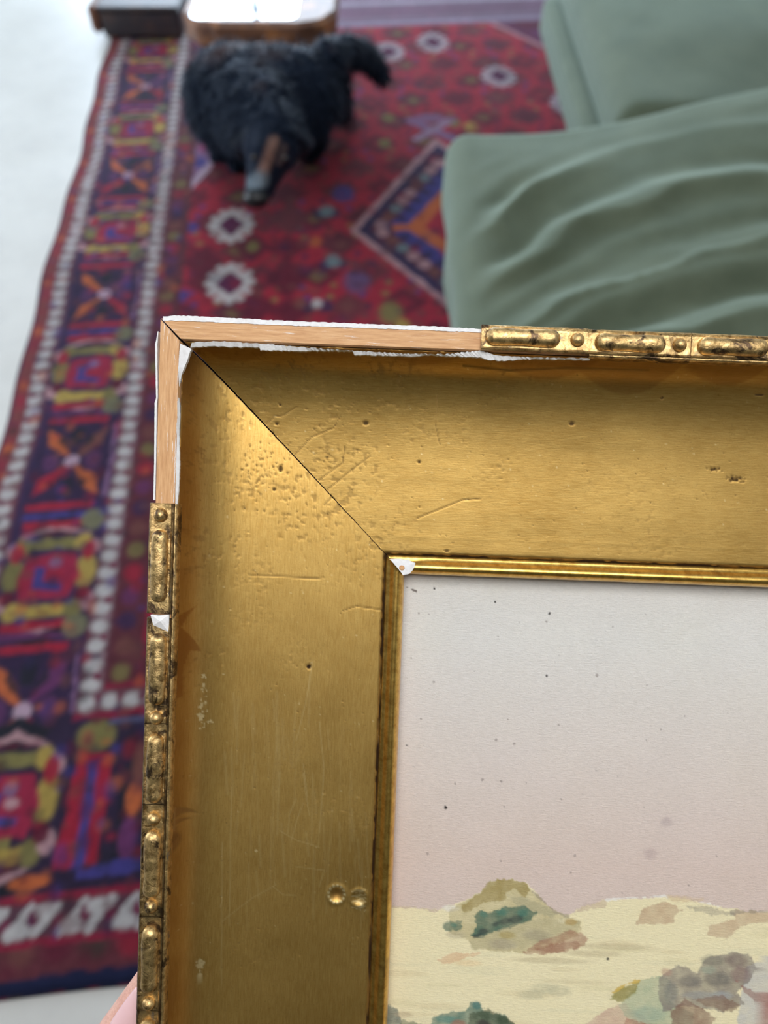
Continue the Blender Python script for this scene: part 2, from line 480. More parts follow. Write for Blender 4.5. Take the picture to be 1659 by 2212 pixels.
# ================================================================ SETTING
X0, X1, Y0, Y1, ZC = -2.6, 2.3, -1.35, 5.3, 2.5
def wall_with_hole(name, axis, pos, a0, a1, h0, h1, hz0, hz1, thick, m):
    mb = MB()
    def bx(b0, b1, z0, z1):
        if axis == 'y': mb.box(b0, b1, min(pos, pos+thick), max(pos, pos+thick), z0, z1)
        else: mb.box(min(pos, pos+thick), max(pos, pos+thick), b0, b1, z0, z1)
    bx(a0, h0, 0, ZC); bx(h1, a1, 0, ZC); bx(h0, h1, 0, hz0); bx(h0, h1, hz1, ZC)
    return tag(mb.build(name, m), kind='structure')
tag(MB().box(X0, X1, Y0, Y1, -0.08, 0).build('floor', FLOOR), kind='structure')
cm = MB(); cm.box(X0, X1, Y0, -0.67, ZC, ZC+0.1); cm.box(X0, X1, 0.23, Y1, ZC, ZC+0.1); cm.box(X0, -0.55, -0.67, 0.23, ZC, ZC+0.1); cm.box(0.75, X1, -0.67, 0.23, ZC, ZC+0.1)  # opening added for the overhead fill light
tag(cm.build('ceiling', CEIL), kind='structure')
wall_with_hole('wall_far', 'y', Y1, X0, X1, -2.0, 0.6, 0.25, 2.35, 0.12, WALLM)
wall_with_hole('wall_left', 'x', X0-0.12, Y0, Y1, 0.5, 2.7, 0.6, 2.3, 0.12, WALLM)
tag(MB().box(X1, X1+0.12, Y0, Y1, 0, ZC).build('wall_right', WALLM), kind='structure')
tag(MB().box(X0, X1, Y0-0.12, Y0, 0, ZC).build('wall_back', WALLG), kind='structure')  # unseen wall; dark olive invented to darken the gilding's reflections
def window(name, axis, pos, b0, b1, z0, z1, muls, bars):
    r = empty(name, ((b0+b1)/2, pos, z0) if axis == 'y' else (pos, (b0+b1)/2, z0)); tag(r, kind='structure')
    O = Vector(r.location)
    def piece(nm, c0, c1, q0, q1, t, m):
        mb = MB()
        if axis == 'y': mb.box(c0-O.x, c1-O.x, -t, t, q0-O.z, q1-O.z)
        else: mb.box(-t, t, c0-O.y, c1-O.y, q0-O.z, q1-O.z)
        return mb.build(nm, m, r)
    fm = 0.06
    piece('window_stile', b0, b0+fm, z0, z1, 0.03, FRAMEP); piece('window_stile', b1-fm, b1, z0, z1, 0.03, FRAMEP)
    piece('window_rail', b0+fm, b1-fm, z0, z0+fm, 0.03, FRAMEP); piece('window_rail', b0+fm, b1-fm, z1-fm, z1, 0.03, FRAMEP)
    edges = [b0+fm]+muls+[b1-fm]
    for q in muls: piece('mullion', q-0.02, q+0.02, z0+fm, z1-fm, 0.02, FRAMEP)
    for i in range(len(edges)-1):
        for q in bars: piece('glazing_bar', edges[i]+0.02, edges[i+1]-0.02, q-0.012, q+0.012, 0.012, FRAMEP)
        piece('pane', edges[i]+0.005, edges[i+1]-0.005, z0+fm, z1-fm, 0.003, PANE)
window('window_1', 'y', Y1+0.06, -2.0, 0.6, 0.25, 2.35, [-0.82], [1.42])
window('window_2', 'x', X0-0.06, 0.5, 2.7, 0.6, 2.3, [1.6], [])
tag(MB().box(-0.55, 0.75, -0.67, 0.23, ZC+0.04, ZC+0.045).build('added_ceiling_pane', PANE), kind='structure')  # ceiling pane added below the overhead fill lamp
tag(MB().box(X0, X0+0.015, Y0, Y1, 0, 0.1).build('baseboard_left', WALLM), kind='structure')
tag(MB().box(X0, X1, Y1-0.015, Y1, 0, 0.1).build('baseboard_far', WALLM), kind='structure')

# ================================================================ RUG
RED = (0.34, 0.012, 0.035); DRED = (0.11, 0.010, 0.028); MAR = (0.13, 0.028, 0.040); NAVY = (0.030, 0.020, 0.075); BLUE = (0.055, 0.045, 0.22)
BLK = (0.018, 0.018, 0.028); WHT = (0.50, 0.47, 0.46); PNK = (0.44, 0.24, 0.26); OLV = (0.20, 0.17, 0.055); YEL = (0.42, 0.29, 0.06)
ORG = (0.48, 0.11, 0.03); LAV = (0.22, 0.12, 0.24); BRN = (0.17, 0.06, 0.05); PUR = (0.13, 0.03, 0.11); TEAL = (0.15, 0.22, 0.24)
S0, S1, T0, T1 = -785, 1415, 91, 3650
R = Ras(np.arange(S0, S1+1, 5), np.arange(T0, T1+1, 5), 3, edge=5, escale=22)
R.c[:] = RED
J = lambda a: (rng.random()-0.5)*2*a
# -- field
for i in range(-4, 14):
    for j in range(0, 24):
        x = -330+i*150+(75 if j % 2 else 0); y = 640+j*135
        c = (DRED, MAR, DRED, (0.085, 0.02, 0.035))[(i*3+j) % 4]
        R.dia(x+J(8), y+J(8), 66, 62, c, 0.85, 10)
        R.dia(x, y, 30, 28, (BRN, RED, OLV, DRED)[(i+2*j) % 4], 0.5, 8)
        for k in range(4):
            a = k*PI/2+0.78
            R.blob(x+math.cos(a)*62, y+math.sin(a)*62, 11, 11, (NAVY, BLUE, OLV, BLK, BRN)[(i*5+j*3+k) % 5], 0.7)
for x, y, rx, ry, c in ((442, 569, 60, 70, DRED), (619, 600, 62, 78, DRED), (627, 473, 60, 75, MAR), (546, 534, 55, 60, DRED), (550, 665, 60, 60, DRED)):
    q = rug_st(x, y); R.dia(q[0], q[1], rx, ry*1.2, c, 0.9, 14)
for x, y, c, r in ((706, 457, TEAL, 22), (721, 565, TEAL, 22), (741, 419, BLUE, 32), (771, 610, (0.12, 0.07, 0.18), 36), (685, 656, WHT, 14), (843, 677, OLV, 32), (681, 523, ORG, 18),
                   (415, 492, BLUE, 20), (393, 640, BLUE, 20), (546, 534, OLV, 18), (648, 655, BRN, 18), (870, 705, YEL, 20), (838, 255, OLV, 22), (830, 310, OLV, 20), (1018, 275, YEL, 24), (980, 265, OLV, 22)):
    q = rug_st(x, y)
    if c in (TEAL, WHT):
        R.blob(q[0]-22, q[1]-12, 20, 26, NAVY, 0.8); R.blob(q[0]+22, q[1]-12, 20, 26, NAVY, 0.8)
    R.blob(q[0], q[1], r, r*1.35, c, 0.9, 0.6)
# -- white beaded ring lozenges
def ring(x, y, sx=1.0, col=WHT):
    q = rug_st(x, y); cx, cy = q
    R.dia(cx, cy, 66*sx, 88*sx, col, 0.92, 12); R.dia(cx, cy, 40*sx, 54*sx, (0.10, 0.012, 0.06), 1, 8)
    for k in range(12):
        a = 2*PI*k/12
        R.blob(cx+56*sx*math.cos(a), cy+76*sx*math.sin(a), 13, 15, col, 0.8)
for x, y in ((500, 487), (497, 612)): ring(x, y)
for x, y, s_ in ((935, 92, 0.95), (1077, 165, 0.95), (840, 112, 0.9), (1225, 225, 0.9)): ring(x, y, s_, (0.40, 0.34, 0.38))
# -- diamond medallion, its pendant, the orange star
mx, my, hw, hh = 388, 1922, 316, 489
R.dia(mx, my, hw, hh, PNK, 1, 8); R.dia(mx, my, hw-24, hh-38, NAVY, 1, 8); R.dia(mx, my, hw-55, hh-88, (0.10, 0.02, 0.045), 1, 8)
for sgx in (-1, 1):
    for sgy in (-1, 1):
        for k in range(9):
            t = (k+0.5)/9
            R.blob(mx+sgx*(hw-82)*(1-t), my+sgy*(hh-135)*t, 19, 21, (PNK, BRN, TEAL, PNK)[k % 4], 0.85, 0.6)
R.dia(mx, my, hw-112, hh-175, BLUE, 1, 10)
for k in range(7): R.blob(mx-(hw-130)*(1-k/6.5), my-(hh-200)*k/6.5, 16, 16, NAVY, 0.9); R.blob(mx-(hw-130)*(1-k/6.5), my+(hh-200)*k/6.5, 16, 16, NAVY, 0.9)
R.dia(mx, my, 150, 210, ORG, 1, 8); R.rect(mx-190, mx-120, my-14, my+14, ORG); R.dia(mx, my, 95, 140, RED, 1, 8)
q = rug_st(935, 282); R.line([(q[0]-70, q[1]+70), (q[0]+60, q[1]-60)], 34, LAV); R.line([(q[0]-60, q[1]-50), (q[0]+80, q[1]+70)], 34, (0.30, 0.18, 0.28)); R.blob(q[0]-10, q[1]+80, 60, 30, LAV, 0.8)
# -- spandrels
R.poly([(-420, 2160), (-250, 2560), (-250, 2800), (-420, 2900)], LAV, 0.9); R.line([(-425, 2150), (-235, 2575), (-425, 3000)], 26, (0.42, 0.30, 0.38))
R.blob(-385, 2330, 26, 34, BLUE, 0.9); R.blob(-370, 2420, 26, 30, (0.3, 0.05, 0.16), 0.9); R.blob(-390, 2500, 30, 40, LAV)
R.poly([(681, 3341), (966, 2927), (1415, 2400), (1415, 3650), (681, 3650)], (0.10, 0.018, 0.065), 0.92, 10)
R.line([(650, 3385), (966, 2927), (1300, 2450)], 26, (0.38, 0.17, 0.20))
for k in range(26):
    x = 720+rng.random()*480; y = 2950+rng.random()*500
    if (x-681)/285*414+(y-3341) > 60: R.blob(x, y, 24, 30, (NAVY, MAR, DRED, PUR)[k % 4], 0.7, 0.8)
# -- far end border
R.rect(-400, 1415, 3270, 3650, (0.20, 0.13, 0.19), 0.93)
R.rect(-400, 1415, 3290, 3316, (0.30, 0.24, 0.34)); R.rect(-400, 1415, 3400, 3424, (0.16, 0.06, 0.12)); R.rect(-400, 1415, 3480, 3520, (0.34, 0.28, 0.36))
# -- near end: navy selvedge, guard, white meander, main border
def cart(x, y, s_=1.0, flip=False, big=False):
    """lozenge cartouche of the main border; drawn along y"""
    def Pt(a, b): return (x+(b if flip else a)*s_, y+(a if flip else b)*s_)
    def pl(pts, c, al=1.0): R.poly([Pt(a, b) for a, b in pts], c, al, 5)
    def bl(a, b, ra, rb, c): 
        c_ = Pt(a, b); R.blob(c_[0], c_[1], (rb if flip else ra)*s_, (ra if flip else rb)*s_, c, 0.95, 0.35)
    pl([(-60, -130), (0, -160), (60, -130), (40, -100), (-40, -100)], BLK); pl([(-60, 130), (0, 160), (60, 130), (40, 100), (-40, 100)], BLK)
    for q in (-1, 1):
        pl([(-70, 98*q), (0, 134*q), (70, 98*q), (0, 112*q)], PNK)
        pl([(-35, 100*q), (0, 112*q), (35, 100*q)], DRED)
        pl([(-52, 66*q), (52, 66*q), (40, 92*q), (-40, 92*q)], YEL if q < 0 else OLV)
        bl(72*q, 8, 21, 40, YEL if q > 0 else OLV); bl(58*q, 78*q, 18, 22, YEL); bl(60*q, -78*q, 18, 22, OLV)
        bl(82*q, 66, 13, 18, PNK); bl(84*q, -62, 15, 20, PNK); bl(72*q, 58, 14, 24, RED); bl(72*q, -46, 14, 18, DRED)
    pl([(-52, -50), (46, -54), (60, 0), (46, 56), (-46, 50), (-60, 0)], (0.30, 0.015, 0.05))
    pl([(-30, -28), (28, -34), (28, -20), (-10, -12), (-8, 22), (-30, 24)], BLUE); bl(8, 30, 13, 13, LAV); bl(14, 4, 14, 10, PNK if big else RED)
def butter(x, y, v):
    c1, c2, c3 = ((ORG, RED, PUR), (RED, ORG, BRN))[v % 2]
    R.rect(x-84, x+84, y-132, y+132, (0.035, 0.018, 0.055), 0.95)
    for q in (-1, 1):
        for s_ in (-1, 1):
            R.poly([(x, y), (x+s_*62, y+q*50), (x+s_*70, y+q*98), (x+s_*30, y+q*70)], (c1, c2, ORG, c3)[(q+1)+(s_+1)//2], 0.95, 6)
            R.poly([(x+s_*10, y+q*26), (x+s_*40, y+q*60), (x+s_*34, y+q*80)], BLK, 0.9, 5)
        R.blob(x+q*46, y, 18, 26, (0.10, 0.03, 0.10), 0.9); R.blob(x, y+q*74, 16, 26, BLK, 0.9)
        R.rect(x-76, x+66, y+q*124-9, y+q*124+9, RED); R.rect(x-76, x+70, y+q*150-7, y+q*150+7, PUR if q > 0 else BLUE); R.rect(x-72, x+58, y+q*172-9, y+q*172+9, RED)
        R.blob(x+70, y+q*165, 24, 26, (0.17, 0.16, 0.09), 0.95)
    R.line([(x+84, y-100), (x+90, y), (x+84, y+100)], 9, (0.20, 0.10, 0.20)); R.blob(x, y, 17, 17, (0.42, 0.28, 0.36), 1)
R.rect(S0, -400, T0, T1, MAR, 1, 3)
R.rect(-470, -400, 560, T1, (0.11, 0.024, 0.036))
for k in range(60):
    R.blob(-436, 590+k*54, 18, 20, (OLV, NAVY, RED, BRN, PUR)[(k*3) % 5], 0.75, 0.5)
R.rect(-700, -508, T0, T1, (0.045, 0.022, 0.07), 1, 4)
for k in range(-1, 6):
    cart(-604, 812+582*k); butter(-604, 530+582*k, k)
R.rect(S0, S1, T0, 228, MAR, 1, 3)
R.rect(S0+200, S1, 228, 520, (0.030, 0.018, 0.045), 1, 3)
R.rect(-400, S1, 555, 620, (0.11, 0.024, 0.036))
cart(-606, 366, 0.98, False, True)
for k in range(6):                                    # near border beyond the corner: upright bars, then cartouches
    bx_ = -470+k*330
    R.poly([(bx_-38, 262), (bx_+34, 262), (bx_+40, 440), (bx_-20, 452)], RED); R.rect(bx_-4, bx_+14, 262, 430, BLUE); R.blob(bx_+6, 474, 34, 28, OLV)
    R.rect(bx_+56, bx_+100, 256, 470, BLK); R.blob(bx_+78, 300, 16, 34, PUR); R.blob(bx_+82, 360, 14, 28, ORG); R.blob(bx_+86, 420, 12, 40, BRN)
    R.line([(bx_+10, 250), (bx_+70, 256), (bx_+120, 262)], 20, BLUE); R.line([(bx_+30, 512), (bx_+90, 520), (bx_+150, 500)], 12, RED); R.line([(bx_+30, 496), (bx_+90, 502)], 10, (0.10, 0.10, 0.2))
    R.blob(bx_-70, 246, 34, 10, ORG); R.line([(bx_+140, 250), (bx_+170, 330)], 18, OLV); R.blob(bx_+150, 350, 16, 20, ORG)
    if k: cart(bx_-120, 370, 0.95)
for k in range(40):                                   # guard of the near end
    R.blob(S0+30+k*55, 146, 20, 16, (DRED, (0.05, 0.045, 0.035), RED, (0.06, 0.05, 0.03), BRN)[k % 5], 0.7, 0.8)
R.rect(S0, S1, 216, 228, (0.26, 0.012, 0.04)); R.rect(S0, S1, 156, 167, (0.26, 0.012, 0.04))
R.rect(S0, S1, T0, 116, (0.012, 0.016, 0.055), 1, 3)
# meander bands (white with maroon drops)
R.rect(S0+20, S1, 168, 214, (0.10, 0.04, 0.06))
for k in range(56):
    x = S0+40+k*40
    R.blob(x, 179 if k % 2 else 203, 19, 12, WHT, 0.95, 0.5); R.line([(x-14, 172), (x+16, 210)], 13, WHT, 0.85)
    R.blob(x+20, 196 if k % 2 else 186, 8, 11, (0.16, 0.01, 0.05), 1)
def white_band(s, t0, t1, sl):
    R.rect(s-21, s+21, t0, t1, (0.16, 0.07, 0.09))
    k = 0; y = t0
    while y < t1:
        R.blob(s-2, y, 17, 15, WHT, 0.95, 0.5); R.blob(s+sl*8, y+20, 11, 10, (0.30, 0.2, 0.22), 0.7)
        if k % 2: R.blob(s+8*sl, y+17, 7, 8, (0.15, 0.01, 0.04), 1)
        y += 40; k += 1
white_band(-486, 530, T1, 1); white_band(-723, 230, T1, -1)
R.rect(-510, S1, 520, 556, (0.16, 0.07, 0.09))
for k in range(50): R.blob(-490+k*40, 536, 16, 14, WHT, 0.95, 0.5); R.blob(-470+k*40, 542, 8, 8, (0.15, 0.01, 0.04), 1)
R.rect(-460, S1, 560, 572, (0.24, 0.012, 0.04)); R.rect(-510, S1, 506, 518, (0.24, 0.012, 0.04))
R.rect(S0+10, S0+40, T0+30, T1, (0.24, 0.035, 0.045), 0.9); R.rect(S0, S0+9, T0, T1, (0.03, 0.02, 0.06), 1, 3)
for k in range(70): R.blob(S0+26, 260+k*50, 11, 16, (BRN, (0.26, 0.02, 0.05), ORG, BRN)[k % 4], 0.6, 0.8)
rr_ = np.random.RandomState(5)
for k in range(1500):
    if k % 3: x = rr_.uniform(S0+20, -400); y = rr_.uniform(T0+30, T1)
    else: x = rr_.uniform(-500, 900); y = rr_.uniform(230, 500)
    q = rr_.uniform(5, 13); R.blob(x, y, q, q*rr_.uniform(0.6, 1.6), (NAVY, RED, DRED, BLK, BRN, MAR, ORG, BLUE)[k % 8], 0.45, 0.8)
for k in range(1400):
    x = rr_.uniform(-400, 1300); y = rr_.uniform(620, 3200)
    q = rr_.uniform(6, 18); R.blob(x, y, q, q*rr_.uniform(0.6, 1.6), (DRED, RED, DRED, MAR, NAVY, BRN)[k % 6], 0.4, 0.9)
R.c = R.c*0.86+0.05*R.c.mean(-1, keepdims=True)
R.c *= 0.78*(0.80+0.4*fbm(R.X, R.Y, 160, 21))[..., None]
R.c *= (0.86+0.28*vnoise(R.X, R.Y, 9, 3))[..., None]
ny_, nx_ = R.X.shape
edge = np.minimum.reduce([R.X-S0, S1-R.X, R.Y-T0, T1-R.Y])
z = 0.002+0.0085*np.clip(edge/12, 0, 1)**0.5+0.0012*fbm(R.X, R.Y, 260, 9)
wob = 5*np.sin(R.Y/170)+4*np.sin(R.Y/63+1)
fade = np.clip(1-(R.X-S0)/300, 0, 1)
Xs = (R.X+wob*fade)/1000; Ys = (R.Y+3*np.sin(R.X/90)*np.clip(1-(R.Y-T0)/200, 0, 1))/1000
co = np.stack([Xs*CS-Ys*SS, Xs*SS+Ys*CS, z], -1).reshape(-1, 3)
rme = grid_mesh('persian_rug', co, ny_, nx_)
rme.flip_normals()
set_attr(rme, 'dye', R.c.reshape(-1, 3))
rug = mesh_obj('patterned_rug', rme, RUG)
tag(rug, 'red and navy hand-knotted wool rug with a tribal lozenge pattern on the pale floor', 'rug')

# ================================================================ SOFA
def block(hx, hy, hz, r, nx, ny, nz):
    """dense rounded box centred on the origin, returns verts + quads"""
    vs = {}; V = []; Q = []
    def pos(i, n, h, rr):
        t = i/n; return -h+2*h*(0.5-0.5*math.cos(PI*t))*0.35+2*h*t*0.65-0.0
    xs = [pos(i, nx, hx, r)+0 for i in range(nx+1)]; ys = [pos(i, ny, hy, r) for i in range(ny+1)]; zs = [pos(i, nz, hz, r) for i in range(nz+1)]
    def vid(i, j, k):
        key = (i, j, k)
        if key not in vs:
            p = Vector((xs[i], ys[j], zs[k]))
            c = Vector((max(-(hx-r), min(hx-r, p.x)), max(-(hy-r), min(hy-r, p.y)), max(-(hz-r), min(hz-r, p.z))))
            d = p-c
            if d.length > 1e-9: p = c+d.normalized()*r
            vs[key] = len(V); V.append(p)
        return vs[key]
    for k in (0, nz):
        for i in range(nx):
            for j in range(ny):
                q = (vid(i, j, k), vid(i+1, j, k), vid(i+1, j+1, k), vid(i, j+1, k)); Q.append(q if k else q[::-1])
    for j in (0, ny):
        for i in range(nx):
            for k in range(nz):
                q = (vid(i, j, k), vid(i+1, j, k), vid(i+1, j, k+1), vid(i, j, k+1)); Q.append(q if not j else q[::-1])
    for i in (0, nx):
        for j in range(ny):
            for k in range(nz):
                q = (vid(i, j, k), vid(i, j+1, k), vid(i, j+1, k+1), vid(i, j, k+1)); Q.append(q if i else q[::-1])
    return np.array([tuple(p) for p in V]), Q
def sm(x, a, b):
    t = np.clip((x-a)/(b-a), 0, 1); return t*t*(3-2*t)
sofa = empty('sofa', (0.75, 1.3, 0))
tag(sofa, 'green velvet sofa on the rug, near cushion creased, far cushion smooth', 'sofa')
SO = np.array((0.75, 1.3, 0.0))
# near cushion
V, Q = block(0.49, 0.50, 0.085, 0.045, 130, 130, 16)
x = V[:, 0]; y = V[:, 1]; zt = (V[:, 2]+0.085)/0.17
fx = (x+0.49)/0.98; fy = (y+0.50)/1.0
amp = sm(fx, 0.02, 0.14)*(1-0.55*sm(fx, 0.75, 1))*(1-sm(fy, 0.60, 0.92))
ph = fy*1.0-0.34*(1-np.exp(-fx*2.6))-0.05*np.sin(fx*5)
n1 = fbm(fx*100, fy*100, 24, 31)
rid = lambda t: 1-np.abs(np.sin(t))**0.8*2
fold = 0.015*rid(ph*19+n1*3.2)*amp+0.007*np.sin(ph*52+n1*7)*amp*(1-sm(fx, 0.3, 0.9))+0.004*np.sin(ph*80+n1*9)*amp
dz = 0.035*np.sin(PI*np.clip(fx, 0, 1))*np.sin(PI*np.clip(fy, 0, 1))+0.135*sm(fx, 0.12, 0.95)*sm(fy, 0.2, 0.95)+fold+0.010*(fbm(fx*100, fy*100, 18, 8)-0.5)
Vn = V.copy()
Vn[:, 2] += dz*zt
Vn[:, 0] += -0.012*np.sin(PI*fy)*(1-fx)+0.006*np.sin(fy*23+2)*(1-sm(fx, 0, 0.1))*(1-zt)
Vn += np.array((0.62, 1.03, 0.43))-SO
pyd('seat_cushion', Vn, Q, FAB, sofa, True)['label'] = 'near cushion with creased, rucked cover'
# far cushion
V, Q = block(0.44, 0.48, 0.07, 0.05, 60, 60, 12)
fx = (V[:, 0]+0.44)/0.88; fy = (V[:, 1]+0.48)/0.96; zt = (V[:, 2]+0.07)/0.14
V[:, 2] += zt*(0.03*np.sin(PI*np.clip(fx, 0, 1))*np.sin(PI*np.clip(fy, 0, 1))+0.012*(fbm(fx*100, fy*100, 30, 12)-0.5)-0.05*(1-sm(fy, 0, 0.35))*sm(fx, 0.2, 0.7))
V += np.array((0.94, 2.05, 0.455))-SO
pyd('seat_cushion', V, Q, FAB, sofa, True)
# base frame, back, legs
def rb(name, c, h, r, m=FAB, n=(16, 16, 10)):
    V, Q = block(h[0], h[1], h[2], r, *n); V = V+np.array(c)-SO
    return pyd(name, V, Q, m, sofa, True)
rb('seat_base', (0.940, 1.80, 0.335), (0.462, 0.75, 0.055), 0.025, n=(30, 40, 8))
rb('chaise_base', (0.64, 1.02, 0.30), (0.46, 0.47, 0.06), 0.03, n=(30, 30, 8))
rb('backrest', (1.50, 1.55, 0.48), (0.12, 1.0, 0.34), 0.06, n=(16, 40, 20))
for lx, ly in ((0.62, 2.40), (1.30, 2.40), (0.30, 0.66), (1.0, 0.66), (0.30, 1.38)):
    MB().chain([(lx-SO[0], ly-SO[1], 0.035), (lx-SO[0], ly-SO[1], 0.245)], (0.018, 0.026), 12, 3).build('leg', BWOOD, sofa, True)

# ================================================================ LOW TABLE WITH POLISHED TOP, WOODEN BOX
tab = empty('low_table', (-0.38, 2.72, 0))
tag(tab, 'low burl-wood table behind the dog, its polished top mirroring the bright window', 'table')
def rr_outline(x0, x1, y0, y1, r, n=8):
    P = []
    for cx, cy, a0 in ((x1-r, y1-r, 0), (x0+r, y1-r, 90), (x0+r, y0+r, 180), (x1-r, y0+r, 270)):
        for k in range(n+1):
            a = math.radians(a0+90*k/n); P.append((cx+r*math.cos(a), cy+r*math.sin(a)))
    return P
def rim(outer, inner, z0, z1, name, m, parent, wv=0.004):
    n = len(outer); V = []; Fc = []
    layers = [(outer, z0, -0.012), (outer, z0+0.012, 0.0), (outer, z1-0.012, 0.002), (outer, z1, -0.010), (inner, z1, 0), (inner, z1-0.008, 0)]
    for P, zz, off in layers:
        cx = sum(p[0] for p in P)/n; cy = sum(p[1] for p in P)/n
        for i, (a, b) in enumerate(P):
            d = math.hypot(a-cx, b-cy); k = (d+off+wv*math.sin(i*1.7)*(1 if P is outer else 0))/d
            V.append((cx+(a-cx)*k, cy+(b-cy)*k, zz))
    L = len(layers)
    for l in range(L-1):
        for i in range(n):
            j = (i+1) % n; Fc.append((l*n+i, l*n+j, (l+1)*n+j, (l+1)*n+i))
    Fc.append(tuple(range(n))[::-1]); Fc.append(tuple((L-1)*n+i for i in range(n)))
    return pyd(name, V, Fc, m, parent, False)
rim(rr_outline(-0.225, 0.235, -0.30, 0.30, 0.11), rr_outline(-0.196, 0.123, -0.275, 0.26, 0.03), 0.285, 0.36, 'table_top', TWOOD, tab)
ins = rr_outline(-0.195, 0.122, -0.274, 0.259, 0.03)
n = len(ins)
pyd('polished_inlay', [(a, b, 0.3535) for a, b in ins]+[(a, b, 0.3605) for a, b in ins],
    [tuple(range(n))[::-1], tuple(range(n, 2*n))]+[(i, (i+1) % n, n+(i+1) % n, n+i) for i in range(n)], MIRROR, tab)['label'] = 'mirror-bright polished inlay'
MB().chain([(0, 0.06, 0.05), (0, 0.06, 0.15), (0, 0.06, 0.265)], (0.05, 0.035, 0.05), 20, 3).build('pedestal', TWOOD, tab, True)
pyd('foot_plate', [(0.13*math.cos(2*PI*k/28), 0.06+0.13*math.sin(2*PI*k/28), z_) for z_ in (0.0135, 0.04) for k in range(28)],
    [tuple(range(28))[::-1], tuple(range(28, 56))]+[(k, (k+1) % 28, 28+(k+1) % 28, 28+k) for k in range(28)], TWOOD, tab)

box = empty('wooden_box', (-0.945, 3.31, 0.001))
tag(box, 'low dark wooden box with brown left side, on rug edge left of table', 'box')
MB().box(-0.140, 0.165, -0.15, 0.15, 0.020, 0.112, 0.010).build('box_body', BWOOD, box)
MB().box(-0.180, -0.141, -0.15, 0.15, 0.030, 0.128, 0.014).build('side_board', SIDEW, box)['label'] = 'brown wooden side board'
MB().box(-0.140, 0.172, -0.16, 0.16, 0.1125, 0.128, 0.006).build('lid', BWOOD, box)
for sx in (-0.11, 0.13):
    for sy in (-0.115, 0.115):
        MB().box(sx-0.02, sx+0.02, sy-0.02, sy+0.02, 0.011, 0.020, 0.003).build('foot', TWOOD, box)

# ================================================================ DOG
def A(x, y, z): return at(x, y, z)
mb = MB()
sh = A(497, 206, 0.285); ru = A(652, 196, 0.285); md = A(575, 202, 0.285)
mb.chain([sh, md, ru], (0.122, 0.116, 0.108), 28, 8)
neck = A(565, 255, 0.30); sk = A(588, 305, 0.29)
mb.chain([A(535, 225, 0.30), neck, sk], (0.108, 0.100, 0.082), 24, 7)
mz1 = A(576, 360, 0.245); mz2 = A(560, 410, 0.190)
mb.chain([sk, mz1, mz2], (0.078, 0.052, 0.038), 20, 6)
for f0, kn, pa, r in ((A(470, 235, 0.22), A(478, 285, 0.12), A(478, 322, 0.032), (0.075, 0.044, 0.034)),
                      (A(535, 240, 0.20), A(525, 300, 0.11), A(515, 345, 0.032), (0.065, 0.036, 0.032)),
                      (A(655, 215, 0.24), A(680, 270, 0.13), A(672, 322, 0.032), (0.082, 0.042, 0.034)),
                      (A(700, 170, 0.24), A(722, 215, 0.13), A(745, 232, 0.032), (0.075, 0.036, 0.032))):
    mb.chain([f0, kn, pa], r, 18, 5)
    mb.chain([pa+Vector((0, 0.01, -0.003)), pa+Vector((-0.01, -0.03, -0.006))], (0.030, 0.025), 16, 5)
mb.chain([A(705, 118, 0.36), A(750, 95, 0.34), A(795, 118, 0.27), A(828, 158, 0.19)], (0.040, 0.034, 0.034, 0.022), 18, 6)
bme = fused('dog', mb, 0.0075, 5)
v = verts_np(bme); nn = norms_np(bme)
lo, hi = v.min(0), v.max(0)
disp = (fbm(v[:, 0]*1000+v[:, 2]*300, v[:, 1]*1000+v[:, 2]*500, 34, 40)-0.5)*0.022
nose_w = np.array(mz2)
near_head = np.clip(1-np.linalg.norm(v-np.array(mz1), axis=1)/0.12, 0, 1)
disp *= (1-near_head)
v2 = v+nn*disp[:, None]
v2[:, 2] = np.maximum(v2[:, 2], 0.0105)
bme.vertices.foreach_set('co', v2.astype(np.float32).ravel()); bme.update()
cc = np.tile(np.array((0.005, 0.011, 0.026)), (len(v), 1))  # black coat with the blue of lens flare mixed into the colour
def seg_d(P, a, b):
    a = np.array(a); b = np.array(b); t = np.clip(((P-a)@(b-a))/((b-a)@(b-a)), 0, 1); return np.linalg.norm(P-a-t[:, None]*(b-a), axis=1)
top = np.array((0, -0.25, 0.97))
rel = v-np.array((0, 0, H)); dep = rel[:, 1]*CP-rel[:, 2]*SP
pv = np.stack([829.5+F*rel[:, 0]/dep, 1106-F*(rel[:, 1]*SP+rel[:, 2]*CP)/dep], 1)
hd = (np.linalg.norm(v-np.array(mz1), axis=1) < 0.16)*(nn[:, 2]*0.6-nn[:, 1]*0.6 > 0.25)
def seg_px(x0, y0, x1, y1):
    d_ = np.array((x1-x0, y1-y0), float); q_ = pv-np.array((x0, y0)); t = np.clip((q_@d_)/(d_@d_), 0, 1); return np.linalg.norm(q_-t[:, None]*d_, axis=1)
for (a4, wd_, c_) in (((592, 305, 568, 372), 11, (0.26, 0.15, 0.12)), ((616, 318, 604, 352), 7, (0.10, 0.07, 0.07)), ((562, 388, 552, 398), 17, (0.20, 0.25, 0.29))):
    bl_ = (np.clip(1.5-seg_px(*a4)/wd_, 0, 1)*hd)[:, None]; cc = cc*(1-bl_)+np.array(c_)*bl_
paw = (np.clip((0.055-v[:, 2])/0.02, 0, 1)*(np.linalg.norm(v[:, :2]-np.array(A(745, 232, 0.03))[:2], axis=1) < 0.07))[:, None]
cc = cc*(1-paw)+np.array((0.35, 0.32, 0.33))*paw
bk = np.clip((v[:, 2]-0.385)/0.03, 0, 1)*0.5*np.clip((fbm(v[:, 0]*1000, v[:, 1]*1000, 60, 77)-0.52)*9, 0, 1); bk = bk[:, None]*0.8
cc = cc*(1-bk)+np.array((0.20, 0.085, 0.045))*bk
